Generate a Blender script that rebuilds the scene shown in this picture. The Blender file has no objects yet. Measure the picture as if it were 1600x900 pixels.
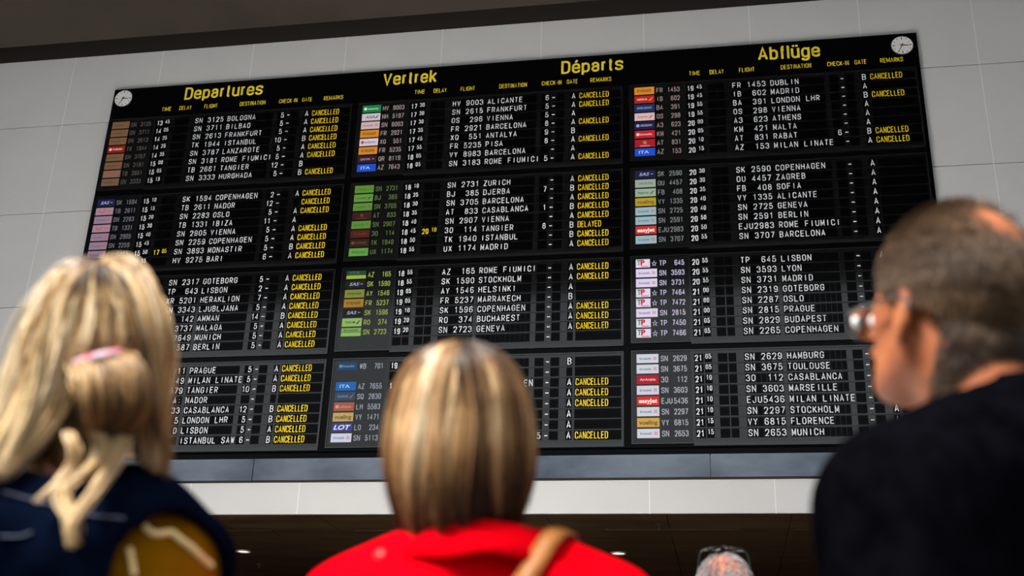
import bpy, math, random
import numpy as np
from mathutils import Matrix, Vector, noise

rng = np.random.default_rng(7)
random.seed(7)
sc = bpy.context.scene
C = sc.collection

# ------------------------------------------------------------------ camera, sky, exposure
CAM_Z = 1.12
H0 = 6.670982 + CAM_Z            # height of the first line of flights on the board
ROT = np.array([[0.98419972, 0.03387261, -0.17379168],
                [-0.03626274, -0.92216516, -0.38509277],
                [-0.17330873, 0.38531036, -0.90636638]])
CAMP = np.array([5.741917, -10.510320, CAM_Z])
FPX = 1797.54


def wdir(r):
    return Vector((r[0], -r[2], r[1]))


cam_d = bpy.data.cameras.new('camera')
cam = bpy.data.objects.new('camera', cam_d)
C.objects.link(cam)
rx, ry, rz = wdir(ROT[0]), -wdir(ROT[1]), -wdir(ROT[2])
cam.matrix_world = Matrix(((rx.x, ry.x, rz.x, CAMP[0]), (rx.y, ry.y, rz.y, CAMP[1]), (rx.z, ry.z, rz.z, CAMP[2]), (0, 0, 0, 1)))
cam_d.sensor_width = 36
cam_d.lens = FPX / 1600 * 36
cam_d.dof.use_dof = True
cam_d.dof.focus_distance = 12.0
cam_d.dof.aperture_fstop = 3.0
cam_d.clip_end = 200
sc.camera = cam

SKY = 0.80
FLOOR_ALB = 0.11
CEIL_N = 8.0                      # how far the ceiling reaches out from the wall
world = bpy.data.worlds.new('sky')
sc.world = world
world.use_nodes = True
wn = world.node_tree
bg = wn.nodes['Background']
bg.inputs['Strength'].default_value = SKY
# overcast sky over the glass roof: dim towards the horizon, brighter overhead
w_tc = wn.nodes.new('ShaderNodeTexCoord')
w_sep = wn.nodes.new('ShaderNodeSeparateXYZ')
wn.links.new(w_tc.outputs['Generated'], w_sep.inputs[0])
w_rmp = wn.nodes.new('ShaderNodeValToRGB')
w_rmp.color_ramp.elements[0].position = 0.50
w_rmp.color_ramp.elements[0].color = (0.90, 0.96, 1.0, 1)
w_rmp.color_ramp.elements[1].position = 0.90
w_rmp.color_ramp.elements[1].color = (2.6, 2.66, 2.72, 1)
wn.links.new(w_sep.outputs[2], w_rmp.inputs[0])
wn.links.new(w_rmp.outputs[0], bg.inputs['Color'])

# added spot lamp: lights a floor patch whose bounce brightens wall and board
fill_spot_d = bpy.data.lights.new('floor_bounce_spot', 'SPOT')
fill_spot = bpy.data.objects.new('floor_bounce_spot', fill_spot_d)
C.objects.link(fill_spot)
SPOT_FROM, SPOT_TO = Vector((-8, -14, 13.5)), Vector((2.6, -5.3, 0))
fill_spot.location = SPOT_FROM
fill_spot.rotation_euler = (SPOT_TO - SPOT_FROM).to_track_quat('-Z', 'Y').to_euler()
fill_spot_d.energy = 2050000
fill_spot_d.color = (1.0, 0.985, 0.965)
fill_spot_d.spot_size = 2 * math.atan(2.4 / (SPOT_TO - SPOT_FROM).length)
fill_spot_d.spot_blend = 0.15
fill_spot_d.shadow_soft_size = 0.05

# added area lamp, high left behind the onlookers, for directional light on them
key_d = bpy.data.lights.new('onlooker_key', 'AREA')
key = bpy.data.objects.new('onlooker_key', key_d)
C.objects.link(key)
key.location = (2.0, -14.0, 9.6)
key.rotation_euler = (Vector((5.4, -9.1, 1.5)) - Vector(key.location)).to_track_quat('-Z', 'Y').to_euler()
key_d.shape = 'RECTANGLE'
key_d.size = 3.0
key_d.size_y = 2.2
key_d.energy = 400
key_d.spread = math.radians(60)
key_d.color = (1.0, 0.98, 0.95)

vs = sc.view_settings
vs.view_transform = 'Standard'
try:
    vs.look = 'None'
except Exception:
    pass
vs.exposure = 0.0
vs.gamma = 1.0
vs.use_curve_mapping = False


# ------------------------------------------------------------------ helpers
def at(x, y, depth):
    """photo pixel and distance along the lens axis -> world point"""
    d = ROT.T @ np.array([(x - 800) / FPX, (y - 450) / FPX, 1.0]) * depth
    return np.array([CAMP[0] + d[0], CAMP[1] - d[2], CAMP[2] + d[1]])


def lin(r, g, b):
    f = lambda c: (c / 255 / 12.92) if c <= 10 else ((c / 255 + 0.055) / 1.055) ** 2.4
    return (f(r), f(g), f(b), 1)


def mat(name, col, rough=0.6, spec=0.5, metal=0.0, emit=None, sheen=0.0):
    m = bpy.data.materials.new(name)
    m.use_nodes = True
    b = m.node_tree.nodes['Principled BSDF']
    b.inputs['Base Color'].default_value = col if len(col) == 4 else (*col, 1)
    b.inputs['Roughness'].default_value = rough
    b.inputs['Specular IOR Level'].default_value = spec
    b.inputs['Metallic'].default_value = metal
    if sheen:
        b.inputs['Sheen Weight'].default_value = sheen
    if emit:
        b.inputs['Emission Color'].default_value = emit
        b.inputs['Emission Strength'].default_value = 1.0
    return m


def bsdf(m):
    return m.node_tree.nodes['Principled BSDF']


def noisy(m, ca, cb, scale=3.0, detail=4.0, stretch=(1, 1, 1), bump=0.0, bscale=None, lo=0.35, hi=0.65):
    """colour varied between two tones by object-space noise, optional bump"""
    t = m.node_tree
    tc = t.nodes.new('ShaderNodeTexCoord')
    mp = t.nodes.new('ShaderNodeMapping')
    mp.inputs['Scale'].default_value = stretch
    t.links.new(tc.outputs['Object'], mp.inputs['Vector'])
    n = t.nodes.new('ShaderNodeTexNoise')
    n.inputs['Scale'].default_value = scale
    n.inputs['Detail'].default_value = detail
    t.links.new(mp.outputs[0], n.inputs['Vector'])
    r = t.nodes.new('ShaderNodeValToRGB')
    r.color_ramp.elements[0].position = lo
    r.color_ramp.elements[1].position = hi
    r.color_ramp.elements[0].color = ca if len(ca) == 4 else (*ca, 1)
    r.color_ramp.elements[1].color = cb if len(cb) == 4 else (*cb, 1)
    t.links.new(n.outputs[0], r.inputs[0])
    t.links.new(r.outputs[0], bsdf(m).inputs['Base Color'])
    if bump:
        n2 = t.nodes.new('ShaderNodeTexNoise')
        n2.inputs['Scale'].default_value = bscale or scale
        n2.inputs['Detail'].default_value = 3
        t.links.new(mp.outputs[0], n2.inputs['Vector'])
        bp = t.nodes.new('ShaderNodeBump')
        bp.inputs['Strength'].default_value = bump
        bp.inputs['Distance'].default_value = 0.01
        t.links.new(n2.outputs[0], bp.inputs['Height'])
        t.links.new(bp.outputs[0], bsdf(m).inputs['Normal'])
    return m


class MB:
    """collects geometry for ONE mesh object; board coordinates are u right, v up, n towards the hall"""
    def __init__(self):
        self.v = []
        self.f = []
        self.m = []

    def box(self, u0, u1, v0, v1, n0, n1, mi=0):
        k = len(self.v)
        for n in (n0, n1):
            self.v += [(u0, -n, v0), (u1, -n, v0), (u1, -n, v1), (u0, -n, v1)]
        a = [(k + 3, k + 2, k + 1, k), (k + 4, k + 5, k + 6, k + 7), (k, k + 1, k + 5, k + 4), (k + 1, k + 2, k + 6, k + 5),
             (k + 2, k + 3, k + 7, k + 6), (k + 3, k, k + 4, k + 7)]
        self.f += a
        self.m += [mi] * 6

    def add(self, vs_, fs, mi=0):
        k = len(self.v)
        self.v += [tuple(p) for p in vs_]
        self.f += [tuple(i + k for i in f) for f in fs]
        self.m += [mi] * len(fs)

    def tube(self, pts, r, sides=8, mi=0, closed=False):
        pts = [Vector(p) for p in pts]
        n = len(pts)
        rs = r if hasattr(r, '__len__') else [r] * n
        k = len(self.v)
        up = Vector((0.31, 0.17, 0.93))
        for i, p in enumerate(pts):
            a = pts[(i - 1) % n] if (closed or i > 0) else p
            b = pts[(i + 1) % n] if (closed or i < n - 1) else p
            t = (b - a).normalized()
            s = t.cross(up)
            if s.length < 1e-4:
                s = t.cross(Vector((1, 0, 0)))
            s.normalize()
            q = s.cross(t)
            for j in range(sides):
                an = 2 * math.pi * j / sides
                self.v.append(tuple(p + (s * math.cos(an) + q * math.sin(an)) * rs[i]))
        for i in range(n if closed else n - 1):
            for j in range(sides):
                i2 = (i + 1) % n
                self.f.append((k + i * sides + j, k + i * sides + (j + 1) % sides, k + i2 * sides + (j + 1) % sides, k + i2 * sides + j))
                self.m.append(mi)
        if not closed:
            self.f.append(tuple(k + j for j in range(sides)))
            self.f.append(tuple(k + (n - 1) * sides + j for j in reversed(range(sides))))
            self.m += [mi, mi]

    def disc(self, cu, cv, n0, n1, ru, rv, seg=40, mi=0):
        k = len(self.v)
        for n in (n0, n1):
            for i in range(seg):
                a = 2 * math.pi * i / seg
                self.v.append((cu + ru * math.cos(a), -n, cv + rv * math.sin(a)))
        self.f.append(tuple(k + seg + i for i in range(seg)))
        self.f.append(tuple(k + seg - 1 - i for i in range(seg)))
        self.m += [mi, mi]
        for i in range(seg):
            j = (i + 1) % seg
            self.f.append((k + i, k + j, k + seg + j, k + seg + i))
            self.m.append(mi)

    def build(self, name, mats, parent=None, smooth=False, shift=None):
        me = bpy.data.meshes.new(name)
        v = self.v if shift is None else [(a - shift[0], b - shift[1], c - shift[2]) for a, b, c in self.v]
        me.from_pydata(v, [], self.f)
        for m in (mats if isinstance(mats, (list, tuple)) else [mats]):
            me.materials.append(m)
        me.polygons.foreach_set('material_index', self.m)
        if smooth:
            me.polygons.foreach_set('use_smooth', [True] * len(self.f))
        me.update()
        o = bpy.data.objects.new(name, me)
        C.objects.link(o)
        if parent:
            o.parent = parent
        return o


def struct(o):
    o['kind'] = 'structure'
    return o


def thing(name, label, cat, loc=(0, 0, 0), rz=0.0, group=None):
    o = bpy.data.objects.new(name, None)
    o.empty_display_size = 0.1
    C.objects.link(o)
    o.location = loc
    o.rotation_euler = (0, 0, rz)
    o['label'] = label
    o['category'] = cat
    if group:
        o['group'] = group
    return o


# glyphs from the built-in font, as flat meshes in (x, y)
_gl = {}


def glyphs(text, bold=0.0, shear=0.0):
    key = (text, bold, shear)
    if key not in _gl:
        c = bpy.data.curves.new('lettering', 'FONT')
        c.body = text
        c.resolution_u = 3
        c.offset = bold
        c.shear = shear
        o = bpy.data.objects.new('lettering', c)
        C.objects.link(o)
        bpy.context.view_layer.update()
        ev = o.evaluated_get(bpy.context.evaluated_depsgraph_get())
        me = ev.to_mesh()
        vs_ = np.array([(p.co.x, p.co.y) for p in me.vertices]).reshape(-1, 2)
        fs = [tuple(p.vertices) for p in me.polygons]
        ev.to_mesh_clear()
        bpy.data.objects.remove(o)
        bpy.data.curves.remove(c)
        _gl[key] = (vs_, fs)
    return _gl[key]


CAPH = 0.682


# a condensed grotesque drawn as strokes: corner points in a unit box, (x, y) rounded, (x, y, 0) sharp, 'o' closed
O_ = [['o', (0, 0), (1, 0), (1, 1), (0, 1)]]
P_ = [[(0, 0), (0, 1, 0), (1, 1), (1, .46), (0, .46)]]
BOWL = ['o', (0, 0), (1, 0), (1, .73), (0, .73)]
ST = {
    'A': [[(0, 0), (.5, 1, 0), (1, 0)], [(.2, .3), (.8, .3)]], 'B': [[(0, .53), (0, 1, 0), (.94, 1), (.94, .53), (0, .53)], [(0, .53), (1, .53), (1, 0), (0, 0, 0), (0, .53)]],
    'C': [[(1, .68), (1, 1), (0, 1), (0, 0), (1, 0), (1, .32)]], 'D': [['o', (0, 0, 0), (1, 0), (1, 1), (0, 1, 0)]], 'E': [[(1, 1), (0, 1, 0), (0, 0, 0), (1, 0)], [(0, .53), (.9, .53)]],
    'F': [[(1, 1), (0, 1, 0), (0, 0)], [(0, .5), (.88, .5)]], 'G': [[(1, .7), (1, 1), (0, 1), (0, 0), (1, 0), (1, .48, 0), (.55, .48)]], 'H': [[(0, 0), (0, 1)], [(1, 0), (1, 1)], [(0, .52), (1, .52)]],
    'I': [[(.5, 0), (.5, 1)]], 'J': [[(.9, 1), (.9, 0), (0, 0), (0, .32)]], 'K': [[(0, 0), (0, 1)], [(1, 1), (0, .36)], [(.34, .58), (1, 0)]], 'L': [[(0, 1), (0, 0, 0), (1, 0)]],
    'M': [[(0, -.05), (0, 1.05)], [(0, 1), (.5, .15)], [(.5, .15), (1, 1)], [(1, 1.05), (1, -.05)]], 'N': [[(0, -.05), (0, 1.05)], [(0, 1.02), (1, -.02)], [(1, -.05), (1, 1.05)]], 'O': O_, 'P': P_, 'Q': O_ + [[(.55, .28), (1.02, -.04)]], 'R': P_ + [[(.45, .46), (1, 0)]],
    'S': [[(1, .72), (1, 1), (0, 1), (0, .53), (1, .5), (1, 0), (0, 0), (0, .28)]], 'T': [[(0, 1), (1, 1)], [(.5, 1), (.5, 0)]], 'U': [[(0, 1), (0, 0), (1, 0), (1, 1)]], 'V': [[(0, 1), (.5, 0, 0), (1, 1)]],
    'W': [[(0, 1), (.24, 0)], [(.24, 0), (.5, .85)], [(.5, .85), (.76, 0)], [(.76, 0), (1, 1)]], 'X': [[(0, 0), (1, 1)], [(0, 1), (1, 0)]], 'Y': [[(0, 1), (.5, .45, 0), (1, 1)], [(.5, .45), (.5, 0)]], 'Z': [[(0, 1), (1, 1, 0), (0, 0, 0), (1, 0)]],
    '0': O_, '1': [[(.15, .76), (.58, 1, 0), (.58, 0)]], '2': [[(0, .7), (0, 1), (1, 1), (1, .58), (0, 0, 0), (1, 0)]], '3': [[(0, .76), (0, 1), (.96, 1), (.96, .53), (.4, .53)], [(.4, .53), (1, .53), (1, 0), (0, 0), (0, .26)]],
    '4': [[(.74, 0), (.74, 1, 0), (0, .28, 0), (1, .28)]], '5': [[(.93, 1), (.12, 1, 0), (.05, .47, 0), (.2, .62), (1, .62), (1, 0), (0, 0), (0, .25)]], '6': [[(.96, .78), (.96, 1), (0, 1), (0, 0), (1, 0), (1, .58), (0, .58)]],
    '7': [[(0, 1), (1, 1, 0), (.35, 0)]], '8': [['o', (.06, .54), (.06, 1), (.94, 1), (.94, .54)], ['o', (0, 0), (1, 0), (1, .54), (0, .54)]], '9': [[(.04, .22), (.04, 0), (1, 0), (1, 1), (0, 1), (0, .42), (1, .42)]],
    '-': [[(.1, .42), (.9, .42)]], ':': [[(.5, .08), (.5, .22)], [(.5, .6), (.5, .74)]],
    'e': [[(0, .37), (1, .37, 0), (1, .73), (0, .73), (0, 0), (1, 0), (1, .2)]], 'p': [[(0, -.26), (0, .8)], BOWL], 'a': [[(.06, .5), (.06, .73), (.94, .73), (.94, .06)], [(.94, .43), (0, .4), (0, 0), (.94, 0), (.94, .3)]],
    'r': [[(.08, 0), (.08, .8)], [(.08, .38), (.1, .72), (1, .73)]], 't': [[(.42, .98), (.42, 0), (1, 0)], [(0, .73), (.95, .73)]], 'u': [[(0, .8), (0, 0), (1, 0), (1, .35)], [(1, .8), (1, -.06)]],
    's': [[(1, .52), (1, .73), (0, .73), (0, .39), (1, .36), (1, 0), (0, 0), (0, .2)]], 'k': [[(0, -.06), (0, 1.06)], [(1, .78), (0, .24)], [(.34, .44), (1, -.05)]], 'b': [[(0, -.06), (0, 1.06)], BOWL],
    'f': [[(.42, -.06), (.42, 1), (1, 1)], [(0, .73), (.95, .73)]], 'l': [[(.5, -.06), (.5, 1.06)]], 'g': [BOWL, [(1, .8), (1, -.27), (0, -.27), (0, -.1)]],
}
ST['é'] = ST['e'] + [[(.38, .88), (.72, 1.08)]]
ST['ü'] = ST['u'] + [[(.22, .93), (.22, 1.08)], [(.78, .93), (.78, 1.08)]]
GW = {'I': .2, '1': .44, 'M': .70, 'W': .80, 'l': .16, 'r': .34, 't': .36, 'f': .36, '-': .34, ' ': .25, 'D': .60, 'A': .64, 'V': .64, 'O': .6, 'G': .6, 'C': .6}


def corners(pl, mp):
    closed = pl[0] == 'o'
    q = pl[1:] if closed else pl
    pts = [np.array(mp(c[0], c[1])) for c in q]
    shp = [len(c) > 2 for c in q]
    out = []
    n = len(pts)
    for i in range(n):
        if (not closed and i in (0, n - 1)) or shp[i]:
            out.append(pts[i]); continue
        a, b, c = pts[i - 1], pts[i], pts[(i + 1) % n]
        la, lc = np.linalg.norm(a - b), np.linalg.norm(c - b)
        wmax = abs(mp(1, 0)[0] - mp(0, 0)[0]) * 0.5
        ra, rc = min(la * .5, wmax), min(lc * .5, wmax)
        pa, pc = b + (a - b) / la * ra, b + (c - b) / lc * rc
        for t_ in (0, .25, .5, .75, 1):
            ang = t_ * math.pi / 2
            k1, k2 = 1 - math.sin(ang), 1 - math.cos(ang)
            out.append(b + (pa - b) * k1 + (pc - b) * k2)
    clean = [out[0]]
    for p_ in out[1:]:
        if np.linalg.norm(p_ - clean[-1]) > 1e-6:
            clean.append(p_)
    if closed and np.linalg.norm(clean[0] - clean[-1]) < 1e-6:
        clean.pop()
    return clean, closed


def draw(mb, ch, x0, w, base, h, th, n, mi=0):
    """one character: strokes of thickness th inside a box w wide, h tall"""
    if ch not in ST:
        return
    if ch in 'MNW':
        th *= 0.84
    mp = lambda x, y: (x0 + th / 2 + x * max(w - th, 1e-5), base + th / 2 + y * (h - th))
    for si, pl in enumerate(ST[ch]):
        nn = n + si * 0.00015
        p, closed = corners(pl, mp)
        m = len(p)
        L, Rr = [], []
        for i in range(m):
            a = p[i - 1] if (closed or i) else p[i]
            c = p[(i + 1) % m] if (closed or i < m - 1) else p[i]
            d1 = p[i] - a
            d2 = c - p[i]
            l1, l2 = np.linalg.norm(d1), np.linalg.norm(d2)
            if l1 < 1e-9: d1, l1 = d2, l2
            if l2 < 1e-9: d2, l2 = d1, l1
            d1, d2 = d1 / l1, d2 / l2
            n1, n2 = np.array([-d1[1], d1[0]]), np.array([-d2[1], d2[0]])
            s_ = n1 + n2
            ls = np.linalg.norm(s_)
            s_ = n1 if ls < 1e-6 else s_ / ls
            k = min(1 / max(s_ @ n1, 0.3), 2.0) * th / 2
            L.append(p[i] + s_ * k); Rr.append(p[i] - s_ * k)
        vs_ = [(q[0], -nn, q[1]) for q in L] + [(q[0], -nn, q[1]) for q in Rr]
        fs = [(i, m + i, m + (i + 1) % m, (i + 1) % m) for i in range(m if closed else m - 1)]
        mb.add(vs_, fs, mi)


def word(mb, text, u0, u1, base, cap, n, mi=0, th=0.13, gap=0.12):
    ws = [GW.get(c, .54) for c in text]
    tot = sum(ws) + gap * (len(text) - 1)
    k = (u1 - u0) / tot
    x = u0
    for c, w in zip(text, ws):
        draw(mb, c, x, w * k, base, cap, min(th * cap, 0.34 * k), n, mi)
        x += (w + gap) * k


def put(mb, text, u0, u1, base, cap, n, mi=0, bold=0.0, shear=0.0):
    """logo lettering stretched between u0 and u1 on its baseline"""
    vs_, fs = glyphs(text, bold, shear)
    if not len(vs_):
        return
    a, b = vs_[:, 0].min(), vs_[:, 0].max()
    sx = (u1 - u0) / max(b - a, 1e-6)
    sy = cap / CAPH
    mb.add([(u0 + (x - a) * sx, -n, base + y * sy) for x, y in vs_], fs, mi)


def mono(mb, text, u0, pitch, vc, cap, n, width=None, mi=0, th=0.13):
    """flap lettering: every character in its own cell"""
    width = width or pitch * 0.80
    for i, ch in enumerate(text):
        if ch != ' ':
            draw(mb, ch, u0 + i * pitch, width, vc - cap / 2, cap, th * cap, n, mi)


# ------------------------------------------------------------------ materials
M_wall = mat('wall_panel', lin(212, 212, 212), 0.55, 0.3)
t = M_wall.node_tree
tc = t.nodes.new('ShaderNodeTexCoord')
sep = t.nodes.new('ShaderNodeSeparateXYZ')
t.links.new(tc.outputs['Object'], sep.inputs[0])


def sine(axis, pitch):
    a = t.nodes.new('ShaderNodeMath'); a.operation = 'MULTIPLY'; a.inputs[1].default_value = 2 * math.pi / pitch
    t.links.new(sep.outputs[axis], a.inputs[0])
    s = t.nodes.new('ShaderNodeMath'); s.operation = 'SINE'
    t.links.new(a.outputs[0], s.inputs[0])
    return s


s1, s2 = sine(0, 0.0235), sine(2, 0.0235)
mul = t.nodes.new('ShaderNodeMath'); mul.operation = 'MULTIPLY'
t.links.new(s1.outputs[0], mul.inputs[0]); t.links.new(s2.outputs[0], mul.inputs[1])
nz = t.nodes.new('ShaderNodeTexNoise'); nz.inputs['Scale'].default_value = 1.3
t.links.new(tc.outputs['Object'], nz.inputs['Vector'])
mr = t.nodes.new('ShaderNodeMapRange')
mr.inputs[1].default_value = 0.35; mr.inputs[2].default_value = 0.85; mr.inputs[3].default_value = 0.0; mr.inputs[4].default_value = 1.0
t.links.new(mul.outputs[0], mr.inputs[0])
mx = t.nodes.new('ShaderNodeMixRGB')
mx.inputs[1].default_value = lin(214, 213, 212)
mx.inputs[2].default_value = lin(170, 168, 166)
t.links.new(mr.outputs[0], mx.inputs[0])
mx2 = t.nodes.new('ShaderNodeMixRGB'); mx2.blend_type = 'MULTIPLY'; mx2.inputs[0].default_value = 0.12
t.links.new(mx.outputs[0], mx2.inputs[1]); t.links.new(nz.outputs[0], mx2.inputs[2])
t.links.new(mx2.outputs[0], bsdf(M_wall).inputs['Base Color'])

M_joint_v = mat('joint_edge_light', lin(226, 224, 220), 0.6)  # pale strips stand in for joint edges catching light
M_joint_h = mat('joint_gap', lin(90, 88, 86), 0.8)
M_ceil = noisy(mat('ceiling_paint', lin(62, 55, 51), 0.8, 0.2), lin(55, 49, 45), lin(66, 59, 54), 0.7)
M_dark = mat('dark_trim_and_shade', lin(52, 48, 45), 0.9, 0.05)  # dark tone carries the shade of the gap over the wall
M_soffit = noisy(mat('dark_soffit', lin(60, 42, 25), 0.7, 0.1), lin(46, 31, 18), lin(62, 46, 29), 0.9, 3, (1, 4, 1))
M_ledge = noisy(mat('steel_ledge', lin(96, 106, 118), 0.42, 0.5, 0.6), lin(74, 84, 96), lin(126, 136, 148), 1.1, 5, (1, 1, 2))
M_floor = noisy(mat('stone_floor', (FLOOR_ALB, FLOOR_ALB * .96, FLOOR_ALB * .92, 1), 0.9, 0.0), (FLOOR_ALB * .9, FLOOR_ALB * .87, FLOOR_ALB * .83), (FLOOR_ALB * 1.1, FLOOR_ALB * 1.06, FLOOR_ALB * 1.01), 2)
M_black = mat('board_black', (0.0015, 0.0015, 0.0017, 1), 0.12, 0.08)
M_panel = mat('module_face', (0.002, 0.0023, 0.0028, 1), 0.10, 0.85)
M_frame = mat('module_frame_metal', (0.006, 0.0066, 0.008, 1), 0.15, 0.9)
M_flap = mat('flap_black', (0.0010, 0.0010, 0.0012, 1), 0.18, 0.09)
M_white = mat('flap_white_print', lin(236, 236, 240), 0.6)
M_yellow = mat('flap_yellow_print', lin(250, 214, 10), 0.6)
M_title = mat('title_yellow', lin(250, 222, 50), 0.6)
M_screen = mat('screen_glass', (0.004, 0.005, 0.006, 1), 0.12, 0.6)


def glow(name, r, g, b, k=1.0):
    c = lin(r, g, b)
    return mat(name, (0.01, 0.01, 0.01, 1), 0.5, 0.2, emit=(c[0] * k, c[1] * k, c[2] * k, 1))


_glow = {}


def G(rgb):
    if rgb not in _glow:
        _glow[rgb] = glow('screen_colour', *rgb)
    return _glow[rgb]


# ------------------------------------------------------------------ setting
WN = -0.04
jv = [-0.573 + 1.131 * k for k in range(-12, 17)]
jh = [0.092 - 1.145 * k for k in range(-2, 4)]
mb = MB()
hh = sorted(jh + [-4.473, 1.03])
hh = [h for h in hh if -4.473 <= h <= 1.03]
g = 0.0045
for i in range(len(jv) - 1):
    for j in range(len(hh) - 1):
        mb.box(jv[i] + g, jv[i + 1] - g, H0 + hh[j] + (g if j else 0), H0 + hh[j + 1] - g, WN - 0.03, WN)
for u in jv:
    mb.box(u - g, u + g, H0 + hh[0], H0 + hh[-1], WN - 0.04, WN - 0.001, 1)
mb.box(jv[0], jv[-1], H0 + hh[0], H0 + hh[-1], WN - 0.05, WN - 0.024, 2)
struct(mb.build('wall_back', [M_wall, M_joint_v, M_joint_h]))

mb = MB()
mb.box(-16, 22, H0 + 1.0, H0 + 1.5, 0.30, CEIL_N)
struct(mb.build('ceiling', M_ceil))
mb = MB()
mb.box(-16, 22, H0 + 1.03, H0 + 1.9, WN - 0.06, WN - 0.01)  # dark band: shade between wall and ceiling put into its colour
mb.box(-16, 22, H0 + 1.9, H0 + 2.0, -0.3, 0.30)  # unseen lids added to keep light out of the gap
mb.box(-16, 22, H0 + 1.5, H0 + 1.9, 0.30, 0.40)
struct(mb.build('gap_shade_band', M_dark))
# sheet steel ledge under the board, in lengths
mb = MB()
for k in range(-3, 4):
    u0 = 1.21 + 4.435 * k
    mb.box(u0 + 0.004, u0 + 4.431, H0 - 4.152, H0 - 3.938, -0.039, 0.012)
mb.box(-16, 22, H0 - 4.165, H0 - 4.152, -0.039, 0.0, 1)
mb.box(-16, 22, H0 - 3.938, H0 - 3.87, -0.039, -0.030, 2)  # flat black strip: shade of the gap under the board as colour
struct(mb.build('trim_2', [M_ledge, M_dark, M_flap]))
# floor
mb = MB()
mb.box(-16, 22, -0.1, 0.0, -16, 26)
struct(mb.build('floor', M_floor))
# low soffit beyond the wall, laid in long boards
mb = MB()
zs = H0 - 4.473
for i in range(30):
    u0 = -14 + i * 1.131
    for k in range(7):
        n1 = -0.10 - k * 2.0
        mb.box(u0 + 0.004, u0 + 1.127, zs + 0.012, zs + 0.05, n1 - 1.992, n1)
mb.box(-16, 22, zs + 0.05, zs + 0.12, -16, -0.095)
for uu, nn, w, d in ((0.35, -0.9, 0.75, .3), (2.0, -0.9, 0.75, .3), (4.6, -0.85, 1.3, .3), (6.4, -0.85, 1.1, .3)):
    mb.box(uu, uu + w, zs + 0.002, zs + 0.014, nn - d, nn)
struct(mb.build('ceiling_lower', M_soffit))
mb = MB()
mb.box(-16, 22, 0, zs + 0.05, -16.2, -16)
struct(mb.build('wall_far', M_soffit))

# ------------------------------------------------------------------ departures board
P0, PB = 3.0, 1.0007
ROW = 0.10583
board = thing('departure_board', 'wide black split-flap departures board with yellow titles mounted high on the pale panelled wall', 'departures board', (0, 0, H0))
B0, B1 = -1.083, 7.893


def bbuild(m, name, mats, parent=board):
    return m.build(name, mats, parent)


mb = MB()
mb.box(B0, B1, -3.868, 0.503, WN + 0.0015, 0.0)
bbuild(mb, 'backboard', M_black)
for txt, a, b, base in (('Departures', -0.188, 0.764, 0.296), ('Vertrek', 2.181, 2.80, 0.302), ('Départs', 4.189, 4.862, 0.293), ('Abflüge', 6.28, 6.916, 0.290)):
    mb = MB()
    word(mb, txt, a, b, base, 0.165, 0.003, 0, 0.15, 0.10)
    bbuild(mb, 'title', M_title)
for p in range(3):
    for txt, a, b in (('TIME', -0.444, -0.326), ('DELAY', -0.227, -0.08), ('FLIGHT', 0.078, 0.239), ('DESTINATION', 0.508, 0.816), ('CHECK-IN', 0.978, 1.195), ('GATE', 1.252, 1.371), ('REMARKS', 1.507, 1.733)):
        mb = MB()
        word(mb, txt, a + p * P0, b + p * P0, 0.19 - 0.027, 0.054, 0.003, 0, 0.115)
        bbuild(mb, 'column_heading', M_title)

SN, TKc, TU, SAS = 'SN', 'TK', 'TUI', 'SAS'
# screen code, logo, time, delay, flight, destination, check-in, gate, remark
X = 'C'
R = {}
R[0, 0] = [('SN 3125', SN, '13 45', '', 'SN 3125', 'BOLOGNA', '5', 'A', X), ('SN 3711', SN, '14 05', '', 'SN 3711', 'BILBAO', '5', 'A', X),
           ('SN 2613', SN, '14 25', '', 'SN 2613', 'FRANKFURT', '5', 'A', X), ('TK 1944', TKc, '14 25', '', 'TK 1944', 'ISTANBUL', '10', 'B', X),
           ('SN 3787', SN, '14 35', '', 'SN 3787', 'LANZAROTE', '5', 'A', X), ('SN 3181', SN, '15 00', '', 'SN 3181', 'ROME FIUMICI', '5', 'A', X),
           ('TB 2661', TU, '15 05', '', 'TB 2661', 'TANGIER', '12', 'B', ''), ('SN 3333', SN, '15 15', '', 'SN 3333', 'HURGHADA', '5', 'B', X)]
R[0, 1] = [('SK 1594', SAS, '15 10', '', 'SK 1594', 'COPENHAGEN', '2', 'A', X), ('TB 2611', TU, '15 15', '', 'TB 2611', 'NADOR', '12', '', X),
           ('SN 2283', SN, '15 20', '', 'SN 2283', 'OSLO', '5', 'A', X), ('TB 1331', TU, '15 30', '', 'TB 1331', 'IBIZA', '11', 'A', ''),
           ('SN 2905', SN, '15 40', '', 'SN 2905', 'VIENNA', '5', 'A', X), ('SN 2259', SN, '15 45', '', 'SN 2259', 'COPENHAGEN', '5', 'A', X),
           ('SN 3893', SN, '15 50', '17 05', 'SN 3893', 'MONASTIR', '5', 'B', X), ('', '', '15 55', '', 'HV 9275', 'BARI', '6', 'A', X)]
R[0, 2] = [('', '', '', '', 'SN 2317', 'GOTEBORG', '5', 'A', X), ('', '', '', '', 'TP  643', 'LISBON', '2', 'A', X), ('', '', '', '', 'XR 5201', 'HERAKLION', '7', 'A', X),
           ('', '', '', '', 'SN 3343', 'LJUBLJANA', '5', 'A', X), ('', '', '', '', ' J  142', 'AMMAN', '14', 'B', X), ('', '', '', '', ' N 3737', 'MALAGA', '5', 'A', X),
           ('', '', '', '', '   2649', 'MUNICH', '5', 'A', X), ('', '', '', '', '   2587', 'BERLIN', '5', 'A', X)]
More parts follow.
